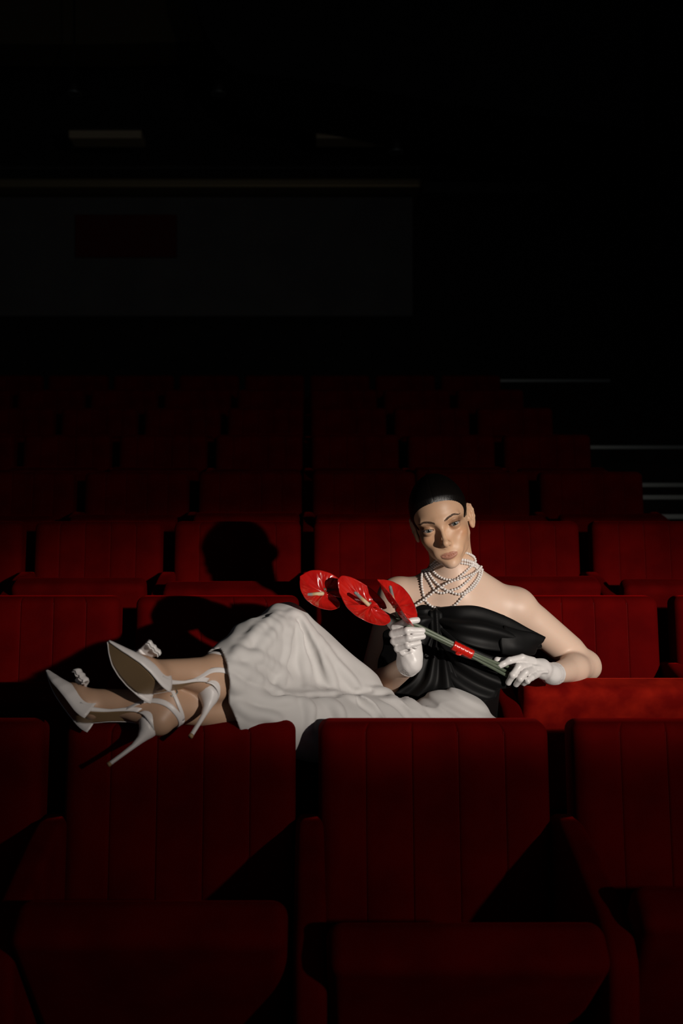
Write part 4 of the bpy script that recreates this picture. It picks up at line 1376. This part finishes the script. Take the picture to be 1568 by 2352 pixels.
vt = nd(m, 'ShaderNodeTexVoronoi', i_Scale=700); lk(m, tc.outputs['Object'], vt.inputs['Vector'])
lk(m, rp.outputs['Color'], bsdf(m).inputs['Base Color'])
bpn = nd(m, 'ShaderNodeBump', i_Strength=.5, i_Distance=.0008); lk(m, vt.outputs['Distance'], bpn.inputs['Height']); lk(m, bpn.outputs['Normal'], bsdf(m).inputs['Normal'])
def spadix(a, b, parent):
    a = np.asarray(a); b = np.asarray(b)
    L = np.linalg.norm(b - a); ts = np.linspace(0, 1, 16)
    prof = [(.0046 * (1 - .28 * t) * (math.sqrt(max(0, 1 - ((t - .93) / .07) ** 2)) if t > .93 else 1) + .0001, t * L) for t in ts]
    V, F = lathe(prof, 16)
    o = obj('spadix', pmesh('spadix', V, F, M['spadix']), parent)
    o.matrix_world = Matrix.Translation(a) @ Vector(b - a).to_track_quat('Z', 'Y').to_matrix().to_4x4()
    return o

FL = [   # notch, tip, lobe A, lobe B, spadix end, stem route
    dict(n=P(742, 1354, 2.150), t=P(683, 1321, 2.120), la=P(735, 1398, 2.105), lb=P(772, 1330, 2.185), sp=(P(739, 1356, 2.140), P(698, 1359, 2.105)), cup=.16, ca=.5, cb=-.1,
         stem=[(742, 1354, 2.154), (790, 1362, 2.185), (850, 1392, 2.205), (905, 1418, 2.197), (935, 1430, 2.186), (960, 1437, 2.192), (1040, 1477, 2.235), (1083, 1499, 2.258), (1130, 1519, 2.300), (1183, 1537, 2.352)],
         lab='red anthurium farthest left, spadix pointing left'),
    dict(n=P(848, 1385, 2.150), t=P(778, 1357, 2.120), la=P(865, 1430, 2.120), lb=P(830, 1342, 2.160), sp=(P(844, 1382, 2.138), P(811, 1352, 2.105)), cup=.10, ca=.1, cb=.35,
         stem=[(848, 1385, 2.154), (870, 1400, 2.185), (905, 1422, 2.194), (935, 1436, 2.187), (965, 1447, 2.190), (1040, 1482, 2.232), (1083, 1503, 2.254), (1125, 1523, 2.288), (1172, 1548, 2.345)],
         lab='middle red anthurium with its large lobe hanging down'),
    dict(n=P(908, 1389, 2.150), t=P(862, 1327, 2.120), la=P(928, 1418, 2.125), lb=P(945, 1388, 2.205), sp=(P(904, 1387, 2.136), P(893, 1337, 2.105)), cup=.10, ca=.15, cb=.0,
         stem=[(908, 1389, 2.154), (912, 1405, 2.18), (920, 1420, 2.192), (940, 1432, 2.192), (970, 1450, 2.196), (1040, 1486, 2.236), (1083, 1508, 2.258), (1125, 1531, 2.292), (1200, 1572, 2.352)],
         lab='red anthurium nearest her shoulder, spadix pointing up'),
]
dpt = lambda px: .06 * min(1, max(0, (1130 - px) / 160))
def deeper(p, dd):
    return p * np.array([1, 1, 1]) + (p - np.array([0, 0, CZ])) * dd / p[1]
for i, f in enumerate(FL):
    for k_ in ('n', 't', 'la', 'lb'): f[k_] = deeper(f[k_], .06) + np.array([.002, 0, -.009])
    f['sp'] = tuple(deeper(q_, .06) + np.array([.002, 0, -.007]) for q_ in f['sp'])
    f['stem'] = [(a, b, c_ + dpt(a)) for a, b, c_ in f['stem']]
    r = tag(empty('anthurium', tuple(f['n'])), f['lab'], 'flower', 'red anthuriums in her hand')
    sp_o, nr = spathe('spathe', f['n'], f['t'], f['la'], f['lb'], f['cup'], r, f['ca'], f['cb'], seed=i + 3)
    sp_o.matrix_parent_inverse = Matrix.Translation(-r.location)
    sd = spadix(*f['sp'], r); mw = sd.matrix_world.copy(); sd.parent = r; sd.matrix_parent_inverse = Matrix.Translation(-r.location)
    c = catmull([P(*q_) for q_ in f['stem']], 70)
    V, F = tube(c, .0038, 12)
    s_o = obj('stem', pmesh('stem', V, F, M['stem']), r); s_o.matrix_parent_inverse = Matrix.Translation(-r.location)
    dr = c[-1] - c[-2]; dr /= np.linalg.norm(dr)
    V, F = tube(np.array([c[-1] - dr * .001, c[-1] + dr * .0015]), .0036, 12)
    e_o = obj('cut_end', pmesh('cut_end', V, F, M['stem_cut']), s_o)
# satin ribbon wound round the three stems
c = catmull([P(1040, 1482, 2.234 + dpt(1040)), P(1062, 1493, 2.245 + dpt(1062)), P(1084, 1504, 2.256 + dpt(1084))], 40)
V, F = [], []
rad = .0112 + .0003 * np.sin(np.linspace(0, 30, 40))
V, F = tube(c, rad, 22, flat=(1.0, .82), up=(0, 0, 1))
rb = obj('ribbon', pmesh('ribbon', V, F, M['ribbon']))
tag(rb, 'red satin ribbon wound around the green flower stems', 'ribbon')
V, F = tube(catmull([P(1050, 1496, 2.255), P(1048, 1501, 2.251), P(1056, 1503, 2.249), P(1060, 1500, 2.253)], 16), .0028, 8, flat=(.3, 1))
obj('ribbon_end', pmesh('ribbon_end', V, F, M['ribbon']), rb)
